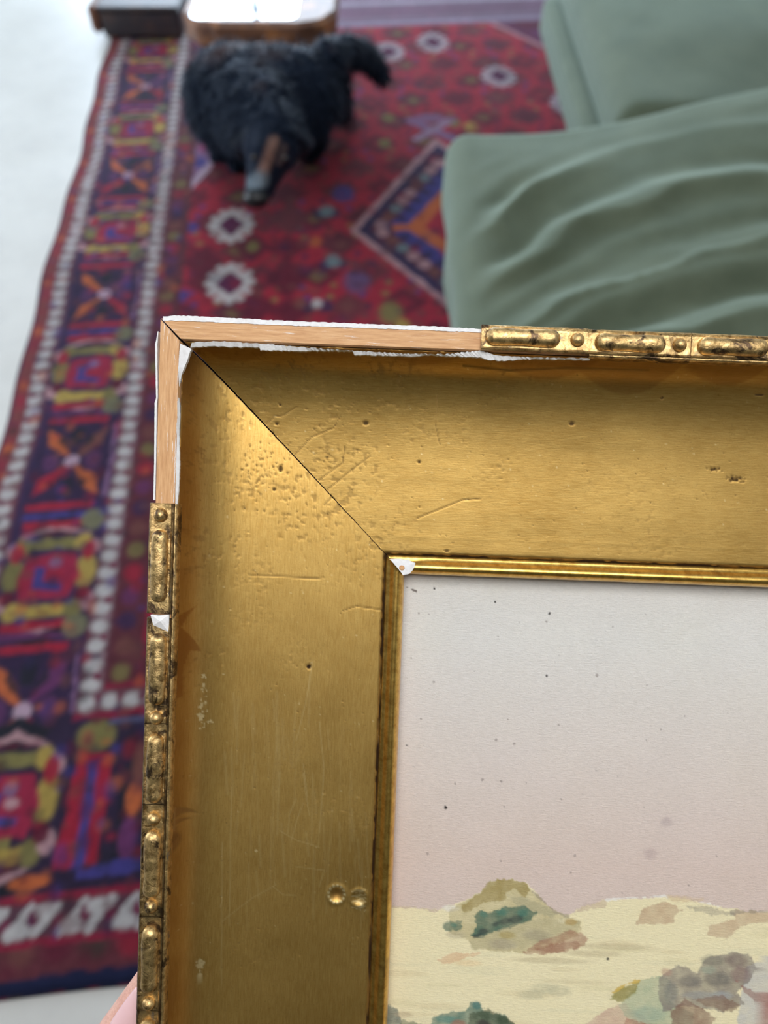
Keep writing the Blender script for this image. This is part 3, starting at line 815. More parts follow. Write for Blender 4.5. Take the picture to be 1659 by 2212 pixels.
set_attr(bme, 'coat', cc.astype(np.float32))
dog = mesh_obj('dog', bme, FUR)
tag(dog, 'black long-haired dog with a pale blaze, head lowered to the red rug', 'dog')
# long coat: fine locks over the body
rs = np.random.RandomState(4)
idx = rs.choice(len(v), 15000); idx = idx[(near_head[idx] < 0.05) & (v[idx, 2] > 0.05)]
p = v2[idx]; nv = nn[idx]
dr = nv*0.55+np.array((0.0, -0.25, -0.9))*0.8+rs.randn(len(idx), 3)*0.22; dr /= np.linalg.norm(dr, axis=1)[:, None]
ln = (0.018+0.026*rs.rand(len(idx)))[:, None]
sd = np.cross(dr, nv); sd /= np.linalg.norm(sd, axis=1)[:, None]+1e-6
wdt = 0.0028
a = p-nv*0.004-sd*wdt; b = p-nv*0.004+sd*wdt; m1 = p+dr*ln*0.5+nv*0.006; tipp = p+dr*ln
tipp[:, 2] = np.maximum(tipp[:, 2], 0.014); m1[:, 2] = np.maximum(m1[:, 2], 0.014)
k = len(idx); HV = np.concatenate([a, b, m1-sd*wdt*0.8, m1+sd*wdt*0.8, tipp]); i = np.arange(k)
HF = [tuple(t) for t in np.stack([i, i+k, i+3*k, i+2*k], 1)]+[tuple(t) for t in np.stack([i+2*k, i+3*k, i+4*k], 1)]
hair = pyd('long_coat', HV, HF, FUR, dog, True); hair['kind'] = 'stuff'
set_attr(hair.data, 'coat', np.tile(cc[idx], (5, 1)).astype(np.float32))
def ball(name, c, r, m, parent, sc=(1, 1, 1), n=16):
    V = []; Fc = []
    for i in range(n//2+1):
        for j in range(n):
            t = PI*i/(n//2); q = 2*PI*j/n
            V.append((c[0]+r*sc[0]*math.sin(t)*math.cos(q), c[1]+r*sc[1]*math.sin(t)*math.sin(q), c[2]+r*sc[2]*math.cos(t)))
    for i in range(n//2):
        for j in range(n): Fc.append((i*n+j, (i+1)*n+j, (i+1)*n+(j+1) % n, i*n+(j+1) % n))
    return pyd(name, V, Fc, m, parent, True)
ball('nose', mz2+Vector((-0.006, -0.036, -0.004)), 0.031, NOSE, dog, (1.15, 0.8, 0.8))
ball('eye', A(550, 340, 0.300), 0.0085, EYE, dog); ball('eye', A(616, 342, 0.300), 0.0085, EYE, dog)
for s_ in (-1, 1):
    e0 = A(588+s_*46, 285, 0.33); e1 = A(588+s_*70, 312, 0.275); e2 = A(588+s_*66, 332, 0.235)
    em = MB().chain([e0, e1, e2], (0.016, 0.026, 0.012), 14, 5)
    eo = em.build('ear', FUR, dog, True); set_attr(eo.data, 'coat', np.tile(np.array((0.006, 0.010, 0.018), dtype=np.float32), (len(eo.data.vertices), 1)))  # ears tinted with flare blue too

# ================================================================ PICTURE FRAME
LX, LY = 3050, 2560          # outer size of the frame
fr = empty('picture_frame'); fr.matrix_world = FRAME_M
tag(fr, 'worn gilt picture frame held up close, corner moulding broken off to bare wood', 'picture frame')
PROF = [(46, -3), (49, -14), (54, -32), (62, -52), (74, -72), (92, -91), (118, -107), (155, -121), (205, -131), (270, -138), (350, -142), (430, -144), (478, -145), (492, -144), (499, -147), (502, -153)]
pp = np.array([a for a, b in PROF], float); pw = np.array([b for a, b in PROF], float)
def wprof(p):
    q = np.asarray(p, float)
    k = np.clip((q-60)/60, 0.25, 1)*np.clip((502-q)/40, 0.1, 1)
    return sum(np.interp(q+d*k, pp, pw) for d in (-34, -26, -18, -10, -4, 0, 4, 10, 18, 26, 34))/11
def cl(px, py):
    """photo pixel on the cove surface -> (u,v)"""
    w_ = -130.0
    for _ in range(5):
        u, v = loc(px, py, w_); w_ = float(wprof(max(46, min(500, min(u, v)))))
    return (u, v)
CW = 3.0
dense = np.concatenate([np.arange(0, 1500, CW), np.arange(1500, 3100, 25)])
def make_wear(side):
    xs = np.arange(40, 512, 2.5); ys = dense
    W_ = Ras(xs, ys, 3, edge=1.2, escale=8)          # x = p across, y = length
    top = side == 'top'
    def c(px, py):
        u, v = cl(px, py); return (v, u) if top else (u, v)
    def Ln(pts, wd, ch, al=0.8, soft=2.0): 
        col = [0, 0, 0]; col[ch] = 1; W_.line([c(*q) for q in pts], wd, col, al, soft, False)
    def Pl(pts, ch, al=0.8, soft=4): 
        col = [0, 0, 0]; col[ch] = 1; W_.poly([c(*q) for q in pts], col, al, soft)
    def Bl(x_, y_, r, ch, al=0.9, asp=1.0):
        col = [0, 0, 0]; col[ch] = 1; q = c(x_, y_); W_.blob(q[0], q[1], r, r*asp, col, al, 0.5)
    # fine fly-specks and pits
    rr = np.random.RandomState(11 if top else 12)
    for k in range(260):
        q = (rr.uniform(60, 495), rr.uniform(60, 1500)); W_.blob(q[0], q[1], rr.uniform(1.0, 2.1), rr.uniform(1.0, 2.2), (1, 0, 0) if rr.rand() < 0.65 else (0, 1, 0), rr.uniform(0.2, 0.6), 0.8)
    # dark line along the foot of the cove beside the bead
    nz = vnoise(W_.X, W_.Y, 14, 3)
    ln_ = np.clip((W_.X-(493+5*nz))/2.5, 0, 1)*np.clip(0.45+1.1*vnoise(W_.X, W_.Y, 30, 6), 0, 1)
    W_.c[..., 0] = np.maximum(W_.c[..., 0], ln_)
    # rubbed haze of fine patina near the corner
    hz = np.clip(fbm(W_.X, W_.Y, 9, 14, 3)-0.60, 0, 1)*5*np.clip(fbm(W_.X, W_.Y, 120, 15)-0.42, 0, 1)*4*np.clip(1-(W_.Y-150)/900, 0.15, 1)
    W_.c[..., 0] = np.clip(W_.c[..., 0]+np.clip(hz*0.8, 0, 0.3), 0, 1)
    if top:
        # scalloped brown varnish under the rim
        for x0, x1, d in ((430, 600, 30), (600, 840, 16), (830, 1010, 22), (1060, 1300, 44), (1230, 1480, 70), (1480, 1659, 40)):
            pts = [(x0+(x1-x0)*k/10, 748+(x0-345)*0.04+d*math.sin(PI*k/10)) for k in range(11)]
            Pl([(x0, 735)]+pts+[(x1, 735)], 2, 0.42, 6)
        for pts in (((1000, 790), (1100, 800), (1220, 795), (1400, 800)),): Ln(pts, 4, 0, 0.5)
        for x_, y_, r, asp in ((790, 914, 5, 1.3), (605, 865+10, 3, 1), (1235, 915, 5, 1.4), (1430, 860, 4, 1), (905, 998, 4, 1), (1640, 853, 3, 4), (598, 915, 4, 1), (965, 1190, 3, 2)): Bl(x_, y_, r, 0, 0.85, asp)
        for pts in (((590, 900), (612, 898), (640, 880)), ((635, 985), (672, 945), (720, 925), (735, 900)), ((690, 1037), (740, 1000), (745, 965)), ((945, 850), (940, 915), (950, 960)), ((705, 1060), (760, 1015), (800, 985)), ((575, 917), (590, 903)), ((900, 1120), (1000, 1080), (1040, 1077))):
            Ln(pts, 2.2, 0, 0.55, 1.6)
        Ln([(840, 1200), (870, 1203), (960, 1207), (1100, 1212), (1659, 1232)], 7, 0, 0.75, 4)
        for x_, y_, sx_, sy_, k_ in ((1588, 1035, 17, 5, 40), (1543, 1014, 11, 3, 20), (600, 1010, 10, 8, 20)):
            for k in range(k_): Bl(x_+rr.normal()*sx_*0.6, y_+rr.normal()*sy_*0.6, rr.uniform(1.5, 3), 0, 0.5)
        for k in range(60): Bl(560+rr.uniform(0, 260), 800+rr.uniform(0, 200), rr.uniform(1.0, 2.2), 0, 0.45, rr.uniform(0.5, 1.8))
    else:
        Pl([(372, 1310), (384, 1330), (425, 1308), (408, 1330), (396, 1352), (432, 1398), (436, 1408), (412, 1405), (400, 1440), (398, 1500), (376, 1515)], 2, 0.85, 3)
        Pl([(376, 1090), (386, 1110), (392, 1180), (388, 1210), (376, 1230)], 2, 0.7, 4)
        Pl([(388, 800), (410, 770), (418, 815), (405, 830), (396, 870)], 2, 0.75, 4)
        Ln([(402, 1100), (410, 1180), (420, 1240), (436, 1330), (440, 1420), (436, 1520)], 3, 2, 0.35)
        Pl([(366, 1735), (385, 1738), (432, 1758), (390, 1755), (380, 1765), (414, 1767), (385, 1775), (388, 1800), (370, 1830)], 0, 0.55, 4)
        Bl(378, 1815, 10, 0, 0.6, 2); Bl(667, 1440, 6, 0, 1.0); Bl(606, 1013, 5, 0, 0.8, 1.5); Bl(592, 1057, 4, 0, 0.8)
        for k in range(110): Bl(575+rr.normal()*42, 1020+rr.normal()*38, rr.uniform(1.0, 2.4), 0, 0.45, rr.uniform(0.5, 1.6))
        for pts in (((540, 1244), (600, 1245), (680, 1250), (700, 1248)), ((700, 1092), (730, 1060)), ((740, 1320), (770, 1310), (830, 1318)), ((640, 930), (610, 945))): Ln(pts, 2.2, 0, 0.5, 1.6)
        # bright rubbed marks
        for x_, y_, sx_, sy_, k_ in ((437, 1545, 8, 22, 26), (440, 1480, 5, 26, 16), (433, 2083, 6, 9, 34), (448, 1560, 12, 4, 8), (430, 2105, 8, 4, 6)):
            for k in range(k_): Bl(x_+rr.normal()*sx_*0.6, y_+rr.normal()*sy_*0.6, rr.uniform(1.2, 3.2), 1, 0.85, rr.uniform(0.5, 2))
        Bl(553, 1838, 3, 1, 0.8)
        for pts in (((480, 1990), (545, 1940), (595, 1912), (592, 1905)), ((475, 1960), (480, 1945), (478, 1935)), ((590, 1915), (610, 1932), (640, 1935)), ((655, 1670), (660, 1710), (668, 1760)), ((640, 1725), (625, 1760), (622, 1800)),
                    ((655, 1735), (640, 1775), (630, 1815)), ((605, 1795), (640, 1815), (690, 1830)), ((675, 1430), (660, 1520), (640, 1600)), ((690, 1560), (700, 1660), (690, 1800)), ((640, 1872), (700, 1880), (690, 1915)), ((720, 2095), (790, 2098)), ((380, 1740), (378, 1790)), ((655, 1650), (664, 1720)), ((480, 1820), (478, 2120), (476, 2130)), ((500, 1700), (495, 2000))):
            Ln(pts, 1.6, 1, 0.30, 2.6)
        for k in range(60):
            x_ = rr.uniform(470, 800); y_ = rr.uniform(1450, 1900); Ln([(x_, y_), (x_+rr.uniform(-8, 8), y_+rr.uniform(40, 160))], rr.uniform(2, 5), 1, rr.uniform(0.05, 0.16), 4)
        for k in range(16): Ln([(760+k % 4*9, 1925+k*2.9), (790-k % 3*6, 1922+k*2.9)], 2.5, 1, 0.7, 2)
        for k in range(14):
            a_ = k/13*2*PI; Bl(727+17*math.cos(a_), 1932+19*math.sin(a_), 3.5, 1, 0.85)
        Bl(727, 1932, 13, 2, 0.5)
        W_.c[..., 2] = np.maximum(W_.c[..., 2], np.clip(1-(W_.X-45)/75, 0, 1)*0.55*(0.5+fbm(W_.X, W_.Y, 60, 33)))  # browner towards the outer edge of the cove
    return W_
def gap(p): return np.interp(p, (0, 60, 120, 500), (1.6, 3.4, 2.9, 1.2))
SIDES = {'top': (LX, lambda p, L: (L, p)), 'left': (LY, lambda p, L: (p, L)), 'bottom': (LX, lambda p, L: (L, LY-p)), 'right': (LY, lambda p, L: (LX-p, L))}
OUT = [(0, 0), (41, 0), (44, -14), (52, -60), (100, -118), (260, -146), (500, -156), (548, -164), (548, -193), (520, -193), (520, -218), (75, -218), (55, -120), (8, -36), (0, -22)]
rails = {}
for side, (Ltot, fuv) in SIDES.items():
    horiz = side in ('top', 'bottom')
    # solid timber rail with mitred ends
    vs, fs = [], []
    nseg = 24
    for k in range(nseg+1):
        t = k/nseg
        for p_, w_ in OUT:
            g = float(gap(p_)); L = (p_+g)*(1-t)+(Ltot-p_-g)*t
            vs.append(fw(*fuv(p_, L), w_))
    m_ = len(OUT)
    for k in range(nseg):
        for i_ in range(m_):
            j_ = (i_+1) % m_; fs.append((k*m_+i_, k*m_+j_, (k+1)*m_+j_, (k+1)*m_+i_))
    fs.append(tuple(range(m_))); fs.append(tuple(nseg*m_+i_ for i_ in reversed(range(m_))))
    midx = [0]*(len(fs)-2)+[1, 1]
    ro = pyd('rail', vs, fs, [WOOD_X if horiz else WOOD_Y, GAP], fr, False, midx)
    rails[side] = ro
    # gilded cove
    if side in ('top', 'left'):
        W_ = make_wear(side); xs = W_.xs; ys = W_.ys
    else:
        xs = np.arange(40, 512, 12.0); ys = np.linspace(0, 3100, 60); W_ = None
    xs2 = np.clip(xs, 46, 502)
    Pg, Lg = np.meshgrid(xs2, ys)
    Lm = ys[ys < Ltot]
    Pg, Lg = np.meshgrid(xs2, Lm)
    gg = gap(Pg)
    Lc = np.clip(Lg, Pg+gg, Ltot-Pg-gg)
    wz = wprof(Pg)
    wz = wz+0.8*(fbm(Lc*0.5, Pg, 60, 50)-0.5)
    if W_ is not None:
        wr = W_.c[:len(Lm)]; wz = wz-1.0*wr[..., 0]
        if side == 'left':                                   # two dents in the gilding
            for (dx, dy, r_, dp) in (*[(*cl(727, 1932), 17, -5.0)], *[(*cl(775, 1940), 16, -3.5)]):
                dd = np.hypot(Pg-dx, Lc-dy)/r_; wz = wz+dp*np.exp(-dd**2*1.5)+1.6*np.exp(-((dd-1.25)*3)**2)
    uu, vv = fuv(Pg, Lc)
    co = np.stack([uu*U, -vv*U, wz*U], -1).reshape(-1, 3)
    me = grid_mesh('cove', co, len(Lm), len(xs))
    tmpn = norms_np(me)
    if tmpn[:, 2].mean() < 0: me.flip_normals()
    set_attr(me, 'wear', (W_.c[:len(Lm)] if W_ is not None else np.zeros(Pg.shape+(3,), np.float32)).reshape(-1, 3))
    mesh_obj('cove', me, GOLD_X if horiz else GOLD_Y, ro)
    # sight bead
    bp = [(501, -156), (504, -150), (508, -148), (512, -147), (516, -142.5), (521, -136), (527, -132.5), (533, -133), (539, -138), (544, -146), (547, -156), (548, -168)]
    ls = np.concatenate([np.arange(0, 1600, 12.0), np.arange(1600, Ltot, 60.0), [Ltot]])
    Pb, Lb = np.meshgrid([a_ for a_, b_ in bp], ls); Wb = np.tile(np.array([b_ for a_, b_ in bp], float), (len(ls), 1))
    Wb = Wb+0.8*(vnoise(Lb, Pb, 40, 61)-0.5)*2
    g0 = 1.0
    Lb2 = np.clip(Lb, Pb+g0, Ltot-Pb-g0)
    if side == 'top': Wb = Wb-5*np.clip(1-np.abs(Lb2-560)/45, 0, 1)*(Pb > 514)    # chipped corner
    uu, vv = fuv(Pb, Lb2)
    me = grid_mesh('sight_bead', np.stack([uu*U, -vv*U, Wb*U], -1).reshape(-1, 3), len(ls), len(bp))
    if norms_np(me)[:, 2].mean() < 0: me.flip_normals()
    mesh_obj('sight_bead', me, GOLD_BEAD, ro)

# torn gesso along the broken corner
def ragged(name, pts_a, pts_b, wa, wb, parent, thick=3.0, label=None):
    """strip between two photo-measured edges at heights wa, wb (units)"""
    n = len(pts_a); V = []; Fc = []
    for lst, w_ in ((pts_a, wa), (pts_b, wb)):
        for q in lst: u, v = loc(q[0], q[1], w_); V.append(fw(u, v, w_))
    for lst, w_ in ((pts_a, wa), (pts_b, wb)):
        for q in lst: u, v = loc(q[0], q[1], w_); V.append(fw(u, v, w_-thick))
    for i_ in range(n-1):
        Fc += [(i_, i_+1, n+i_+1, n+i_), (2*n+i_, 3*n+i_, 3*n+i_+1, 2*n+i_+1), (i_, 2*n+i_, 2*n+i_+1, i_+1), (n+i_, n+i_+1, 3*n+i_+1, 3*n+i_)]
    Fc += [(0, n, 3*n, 2*n), (n-1, 3*n-1, 4*n-1, 2*n-1)]
    o = pyd(name, V, Fc, GESSO, parent)
    if label: o['label'] = label
    return o
def dens(pts, step=5, jx=0.0, jy=0.0):
    out = []
    for (x0, y0), (x1, y1) in zip(pts[:-1], pts[1:]):
        k = max(1, int(math.hypot(x1-x0, y1-y0)/step))
        for i_ in range(k): out.append((x0+(x1-x0)*i_/k+J(jx), y0+(y1-y0)*i_/k+J(jy)))
    out.append(pts[-1]); return out
def resample(pts, n):
    P = np.array(pts, float); d = np.concatenate([[0], np.cumsum(np.hypot(*np.diff(P, axis=0).T))]); t = np.linspace(0, d[-1], n)
    return list(zip(np.interp(t, d, P[:, 0]), np.interp(t, d, P[:, 1])))
def strip(name, ea, eb, wa, wb, parent, n=120, j=1.0, **k):
    a_ = [(x_+J(j*0.4), y_+J(j)) for x_, y_ in resample(ea, n)]; b_ = [(x_+J(j*0.4), y_+J(j)) for x_, y_ in resample(eb, n)]
    return ragged(name, a_, b_, wa, wb, parent, **k)
rt, rl = rails['top'], rails['left']
strip('gesso_edge', [(352, 684), (380, 681), (420, 683), (620, 693), (800, 700), (960, 706), (1042, 711)], [(352, 692), (380, 693), (420, 694), (620, 703), (800, 709), (960, 715), (1042, 718)], 1.0, 1.6, rt, 140, 0.8, thick=14)
strip('gesso_edge', [(414, 740), (470, 737), (560, 742), (640, 749), (760, 757), (880, 764), (960, 765), (1040, 757)], [(411, 752), (430, 748), (470, 748), (560, 751), (563, 757), (640, 758), (762, 758), (765, 766), (850, 769), (900, 770), (925, 766), (960, 769), (1040, 772), (1050, 777)], 0.8, -5, rt, 160, 1.2, thick=12)
strip('gesso_edge', [(1040, 758), (1075, 768), (1160, 772), (1275, 774)], [(1046, 776), (1080, 779), (1160, 776), (1275, 778)], 0.5, -5, rt, 50, 1.0, thick=8)
strip('gesso_edge', [(341, 716), (335, 745), (336, 800), (337, 860), (334, 870), (333, 1000), (331, 1080)], [(342, 716), (340, 745), (340, 800), (341, 860), (339, 870), (337, 1000), (335, 1080)], 0.6, 1.2, rl, 90, 0.5, thick=14)
strip('gesso_edge', [(389, 742), (386, 780), (382, 830), (383, 900), (378, 960), (377, 1020), (374, 1085)], [(413, 754), (404, 780), (392, 810), (385, 850), (388, 870), (389, 900), (387, 930), (388, 1000), (386, 1060), (383, 1092)], 0.8, -6, rl, 120, 1.0, thick=12)
# chipped sight-edge corner, patched with bare gesso
ctop = [(842, 1208), (858, 1207), (880, 1209), (898, 1217), (893, 1230), (884, 1240), (871, 1243)]
cbot = [(843, 1209), (848, 1214), (852, 1219), (857, 1225), (862, 1231), (866, 1236), (870, 1242)]
strip('gesso_chip', ctop, cbot, -135, -133, rt, 20, 0.3, thick=8)
u, v = loc(868, 1227, -132); ball('wood_speck', fw(u, v, -133.5), 7*U, WOOD_X, rt, (1.0, 0.9, 0.3), 12)

# moulded ornament: segments of a long bar and a round bead on a flat strip
def orn_base(Ls, horiz, name='ornament_segment'):
    """flat strip with slightly lifted edges, length Ls along +x (or -y)"""
    prof = [(-11, -8), (-11, 5), (-8, 8), (-3, 6.5), (18, 5.5), (36, 6.0), (39.5, 8.5), (42, 7), (42.5, -4)]
    V, Fc = [], []; n_ = 14
    for k in range(n_+1):
        for a_, b_ in prof:
            L = Ls*k/n_; q = (L, a_+(rng.random()-.5)*0.9) if horiz else (a_+(rng.random()-.5)*0.9, L)
            V.append(fw(q[0], q[1], b_+(rng.random()-.5)*0.6))
    m_ = len(prof)
    for k in range(n_):
        for i_ in range(m_-1): Fc.append((k*m_+i_, k*m_+i_+1, (k+1)*m_+i_+1, (k+1)*m_+i_))
        Fc.append((k*m_+m_-1, k*m_, (k+1)*m_, (k+1)*m_+m_-1))
    Fc.append(tuple(range(m_))[::-1]); Fc.append(tuple(n_*m_+i_ for i_ in range(m_)))
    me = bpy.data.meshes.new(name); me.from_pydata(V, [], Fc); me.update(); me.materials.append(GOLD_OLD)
    return me
def bar_mesh(Lb, R_, H_, horiz, seed=0):
    rr = random.Random(seed); V, Fc = [], []; nl, na = 40, 14
    for k in range(nl+1):
        t = k/nl; L = Lb*(0.5-0.5*math.cos(PI*t)); e_ = min(L, Lb-L)
        s_ = math.sqrt(max(0, 1-(1-min(1, e_/R_))**2)) if e_ < R_ else 1.0
        wob_ = 1+0.05*math.sin(L*0.06+seed)+0.02*rr.random()
        for j_ in range(na+1):
            a_ = PI*j_/na; pr = -math.cos(a_)*R_*s_*wob_; hw_ = math.sin(a_)**0.8*H_*s_*wob_
            q = (L, pr) if horiz else (pr, L); V.append(fw(q[0], q[1], hw_+5.0 if j_ not in (0, na) else 3.0))
    for k in range(nl):
        for j_ in range(na):
            b_ = k*(na+1)+j_; Fc.append((b_, b_+1, b_+na+2, b_+na+1))
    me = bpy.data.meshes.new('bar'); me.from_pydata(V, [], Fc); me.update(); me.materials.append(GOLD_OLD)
    me.polygons.foreach_set('use_smooth', [True]*len(me.polygons))
    if norms_np(me)[:, 2].mean() < 0: me.flip_normals()
    return me
def bead_mesh(R_, H_):
    V, Fc = [], []; na, nb = 24, 8
    for i_ in range(nb):
        t = (PI/2)*i_/nb
        for j_ in range(na):
            q = 2*PI*j_/na; V.append(fw(R_*math.cos(t)*math.cos(q), R_*math.cos(t)*math.sin(q), 4+H_*math.sin(t)))
    V.append(fw(0, 0, 4+H_)); top_ = len(V)-1
    for i_ in range(nb-1):
        for j_ in range(na): Fc.append((i_*na+j_, i_*na+(j_+1) % na, (i_+1)*na+(j_+1) % na, (i_+1)*na+j_))
    for j_ in range(na): Fc.append(((nb-1)*na+j_, (nb-1)*na+(j_+1) % na, top_))
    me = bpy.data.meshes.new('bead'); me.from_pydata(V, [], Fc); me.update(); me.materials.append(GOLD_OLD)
    me.polygons.foreach_set('use_smooth', [True]*len(me.polygons))
    if norms_np(me)[:, 2].mean() < 0: me.flip_normals()
    return me
BEAD = bead_mesh(15.5, 17); COLLAR = None
def put(name, me, parent, u_, v_, w_=0.0):
    o = bpy.data.objects.new(name, me); COL.objects.link(o); o.parent = parent; o.location = fw(u_, v_, w_); return o
PC = 16.0
base_cache = {}; bar_cache = {}
def segment(side, L0, L1, bars, beads, lift=0.0, out=0.0):
    """one cast length of ornament on a rail; bars/beads positions are along the rail"""
    Ltot, fuv = SIDES[side]; horiz = side in ('top', 'bottom'); Ls = L1-L0-1.6
    key = (round(Ls), horiz)
    if key not in base_cache: base_cache[key] = orn_base(Ls, horiz)
    sgn = 1 if side in ('top', 'left') else -1
    u_, v_ = fuv(0, L0+0.8)
    o = put('ornament_segment', base_cache[key], fr, u_, v_, lift)
    if side == 'bottom': o.rotation_euler = (PI, 0, 0); o.rotation_euler = (0, 0, 0); o.location = fw(L0, LY-31, lift)
    if side == 'right': o.location = fw(LX-31, L0, lift)
    for a_, b_ in bars:
        kb = (round(b_-a_), horiz)
        if kb not in bar_cache: bar_cache[kb] = bar_mesh(b_-a_, 18.5, 18, horiz, len(bar_cache))
        q = (a_-L0, PC+out) if horiz else (PC+out, a_-L0)
        put('bar', bar_cache[kb], o, q[0], q[1])
    for a_ in beads:
        q = (a_-L0, PC+out) if horiz else (PC+out, a_-L0); put('bead', BEAD, o, q[0], q[1])
    return o
def lt(x_, w_=6): return loc(x_, 740, w_)[0]
def ll(y_, w_=6): return loc(345, y_, w_)[1]
segment('top', lt(1038), lt(1268), [(lt(1046), lt(1208))], [lt(1245)], 5.0, -2)
T_ = [1268, 1492, 1716]
segment('top', lt(1268), lt(1494), [(lt(1284), lt(1438))], [lt(1468)], -2, 0)
segment('top', lt(1494), lt(1718), [(lt(1506), lt(1660))], [lt(1690)], -2, 0)
q = lt(1718)
while q+220 < LX-40:
    segment('top', q, q+218, [(q+12, q+162)], [q+194], -2); q += 218
segment('left', ll(1086), ll(1326), [(ll(1143), ll(1300))], [ll(1112)], 2, -2)
segment('left', ll(1334), ll(1563), [(ll(1367), ll(1522))], [ll(1550)], 0)
segment('left', ll(1563), ll(1738), [(ll(1584), ll(1733))], [], 0)
segment('left', ll(1738), ll(1981), [(ll(1792), ll(1938))], [ll(1768), ll(1957)], 0)
segment('left', ll(1981), ll(2184), [(ll(1998), ll(2142))], [ll(2167)], 0)
q = ll(2184)
while q+215 < LY-40:
    segment('left', q, q+213, [(q+16, q+165)], [q+190], 0); q += 213
for side, Lt in (('bottom', LX), ('right', LY)):
    q = 30
    while q+215 < Lt-30:
        segment(side, q, q+213, [(q+12, q+160)], [q+187], 0); q += 213
# chipped white plaster where a bead broke away on the left strip
cx0, cy0 = loc(326, 1326, 8); cx1, cy1 = loc(366, 1366, 8)
cv = [loc(325, 1328, 8), loc(343, 1330, 12), loc(365, 1328, 9), loc(366, 1367, 4), loc(345, 1356, 5), loc(332, 1350, 4), loc(346, 1342, 15)]
cz = [8, 11, 9, 5, 6, 7, 15]
V = [fw(a_[0], a_[1], z_) for a_, z_ in zip(cv, cz)]+[fw(a_[0], a_[1], -2) for a_ in cv[:6]]
Fc = [(6, (i_+1) % 6, i_) for i_ in range(6)]+[(i_, (i_+1) % 6, 7+(i_+1) % 6, 7+i_) for i_ in range(6)]+[tuple(range(7, 13))]
pyd('broken_plaster', V, Fc, GESSO, fr)['label'] = 'chipped white plaster patch on left strip'
# thin gilded fillet between ornament and cove
def fillet(side, L0, L1):
    Ltot, fuv = SIDES[side]; V, Fc = [], []; n_ = 160
    pr = [(40, -10), (41, 2.5), (44, 4), (47, 2.5), (50, -4), (51, -24)]
    for k in range(n_+1):
        for a_, b_ in pr:
            L = L0+(L1-L0)*k/n_; V.append(fw(*fuv(a_+J(0.5), L), b_+J(0.7)))
    m_ = len(pr)
    for k in range(n_):
        for i_ in range(m_-1): Fc.append((k*m_+i_, k*m_+i_+1, (k+1)*m_+i_+1, (k+1)*m_+i_))
    o = pyd('fillet', V, Fc, GOLD_OLD, rails[side], True)
    if norms_np(o.data)[:, 2].mean() < 0: o.data.flip_normals()
fillet('left', ll(1088), LY-60); fillet('top', lt(1275), LX-60)

# ================================================================ WATERCOLOUR
PW = -199.0
def pl_(x_, y_): return loc(x_, y_, PW)
ux = np.concatenate([np.arange(523, 1460, 2.2), np.arange(1460, LX-522, 30)]); vy = np.concatenate([np.arange(523, 1700, 2.2), np.arange(1700, LY-522, 30)])
G = Ras(ux, vy, 3, edge=3.2, escale=14)
G.E = (fbm(G.X, G.Y, 22, 5)-0.5)*9+(fbm(G.X, G.Y, 7, 15)-0.5)*9
k_ = np.clip((G.Y-700)/560, 0, 1)[..., None]
skyA = np.array(lin((219, 214, 206))); skyB = np.array(lin((214, 193, 180)))
G.c[:] = skyA*(1-k_)+skyB*k_
G.c *= (0.985+0.05*(fbm(G.X, G.Y, 90, 71)-0.5))[..., None]
G.c[..., 2] *= 1+0.04*(fbm(G.X, G.Y, 160, 72)-0.5)
def gp(pts, c, al=0.8, soft=3, tex=0.35):
    f_ = lambda X, Y: 1-tex*(1.5*fbm(X, Y, 20, 80)-0.15)
    G.poly([pl_(*q) for q in pts], lin(c), al, soft, f_)
def gb(x_, y_, rx, ry, c, al=0.6, rot=0.0, soft=0.6):
    q = pl_(x_, y_); G.blob(q[0], q[1], rx, ry, lin(c), al, soft, rot, lambda X, Y: 1-0.4*fbm(X, Y, 14, 81))
def gl_(pts, wd, c, al=0.5): G.line([pl_(*q) for q in pts], wd, lin(c), al, 2.0)
land = [(800, 1957), (905, 1960), (945, 1965), (985, 1952), (1040, 1925), (1062, 1903), (1100, 1898), (1140, 1906), (1170, 1945), (1195, 1968), (1228, 1978), (1250, 1962), (1300, 1946), (1360, 1941), (1440, 1937), (1490, 1943), (1560, 1958), (1610, 1968), (1700, 1970)]
gp(land+[(4200, 1990), (4200, 4200), (800, 4200)], (233, 220, 178), 1.0, 3, 0.05)
for k in range(70):
    gb(840+rng.random()*900, 1985+rng.random()*250, 30+rng.random()*60, 4+rng.random()*7, ((208, 196, 150), (236, 224, 184), (204, 184, 140), (214, 206, 170))[k % 4], 0.35)
gl_([(840, 1958), (905, 1961), (945, 1967)], 3, (190, 165, 150), 0.6); gb(975, 1962, 22, 8, (222, 216, 208), 0.8)
# wooded hill
gp([(968, 2015), (972, 1965), (1005, 1944), (1042, 1925), (1060, 1903), (1100, 1898), (1138, 1906), (1150, 1928), (1192, 1962), (1218, 1978), (1205, 1992), (1255, 1990), (1250, 2020), (1195, 2042), (1130, 2058), (1025, 2052), (1012, 2030)], (188, 174, 130), 0.9)
gp([(1052, 1906), (1092, 1897), (1138, 1906), (1146, 1922), (1134, 1937), (1112, 1922), (1092, 1930), (1094, 1946), (1045, 1950), (1000, 1974), (993, 1958), (1040, 1926)], (152, 132, 74), 0.8)
gp([(1095, 1935), (1130, 1940), (1165, 1950), (1205, 1975), (1195, 1980), (1130, 1968)], (168, 160, 128), 0.7)
gl_([(1150, 1925), (1175, 1948), (1200, 1970), (1228, 1979)], 3, (160, 145, 125), 0.7)
gp([(1026, 1978), (1035, 1966), (1060, 1970), (1092, 1959), (1132, 1960), (1162, 1970), (1146, 1988), (1110, 2000), (1070, 2012), (1040, 2028), (1020, 2020), (1030, 2002)], (72, 104, 88), 0.95, 3, 0.25)
gp([(957, 2000), (966, 1989), (1000, 1987), (996, 2008), (966, 2012)], (76, 106, 90), 0.9)
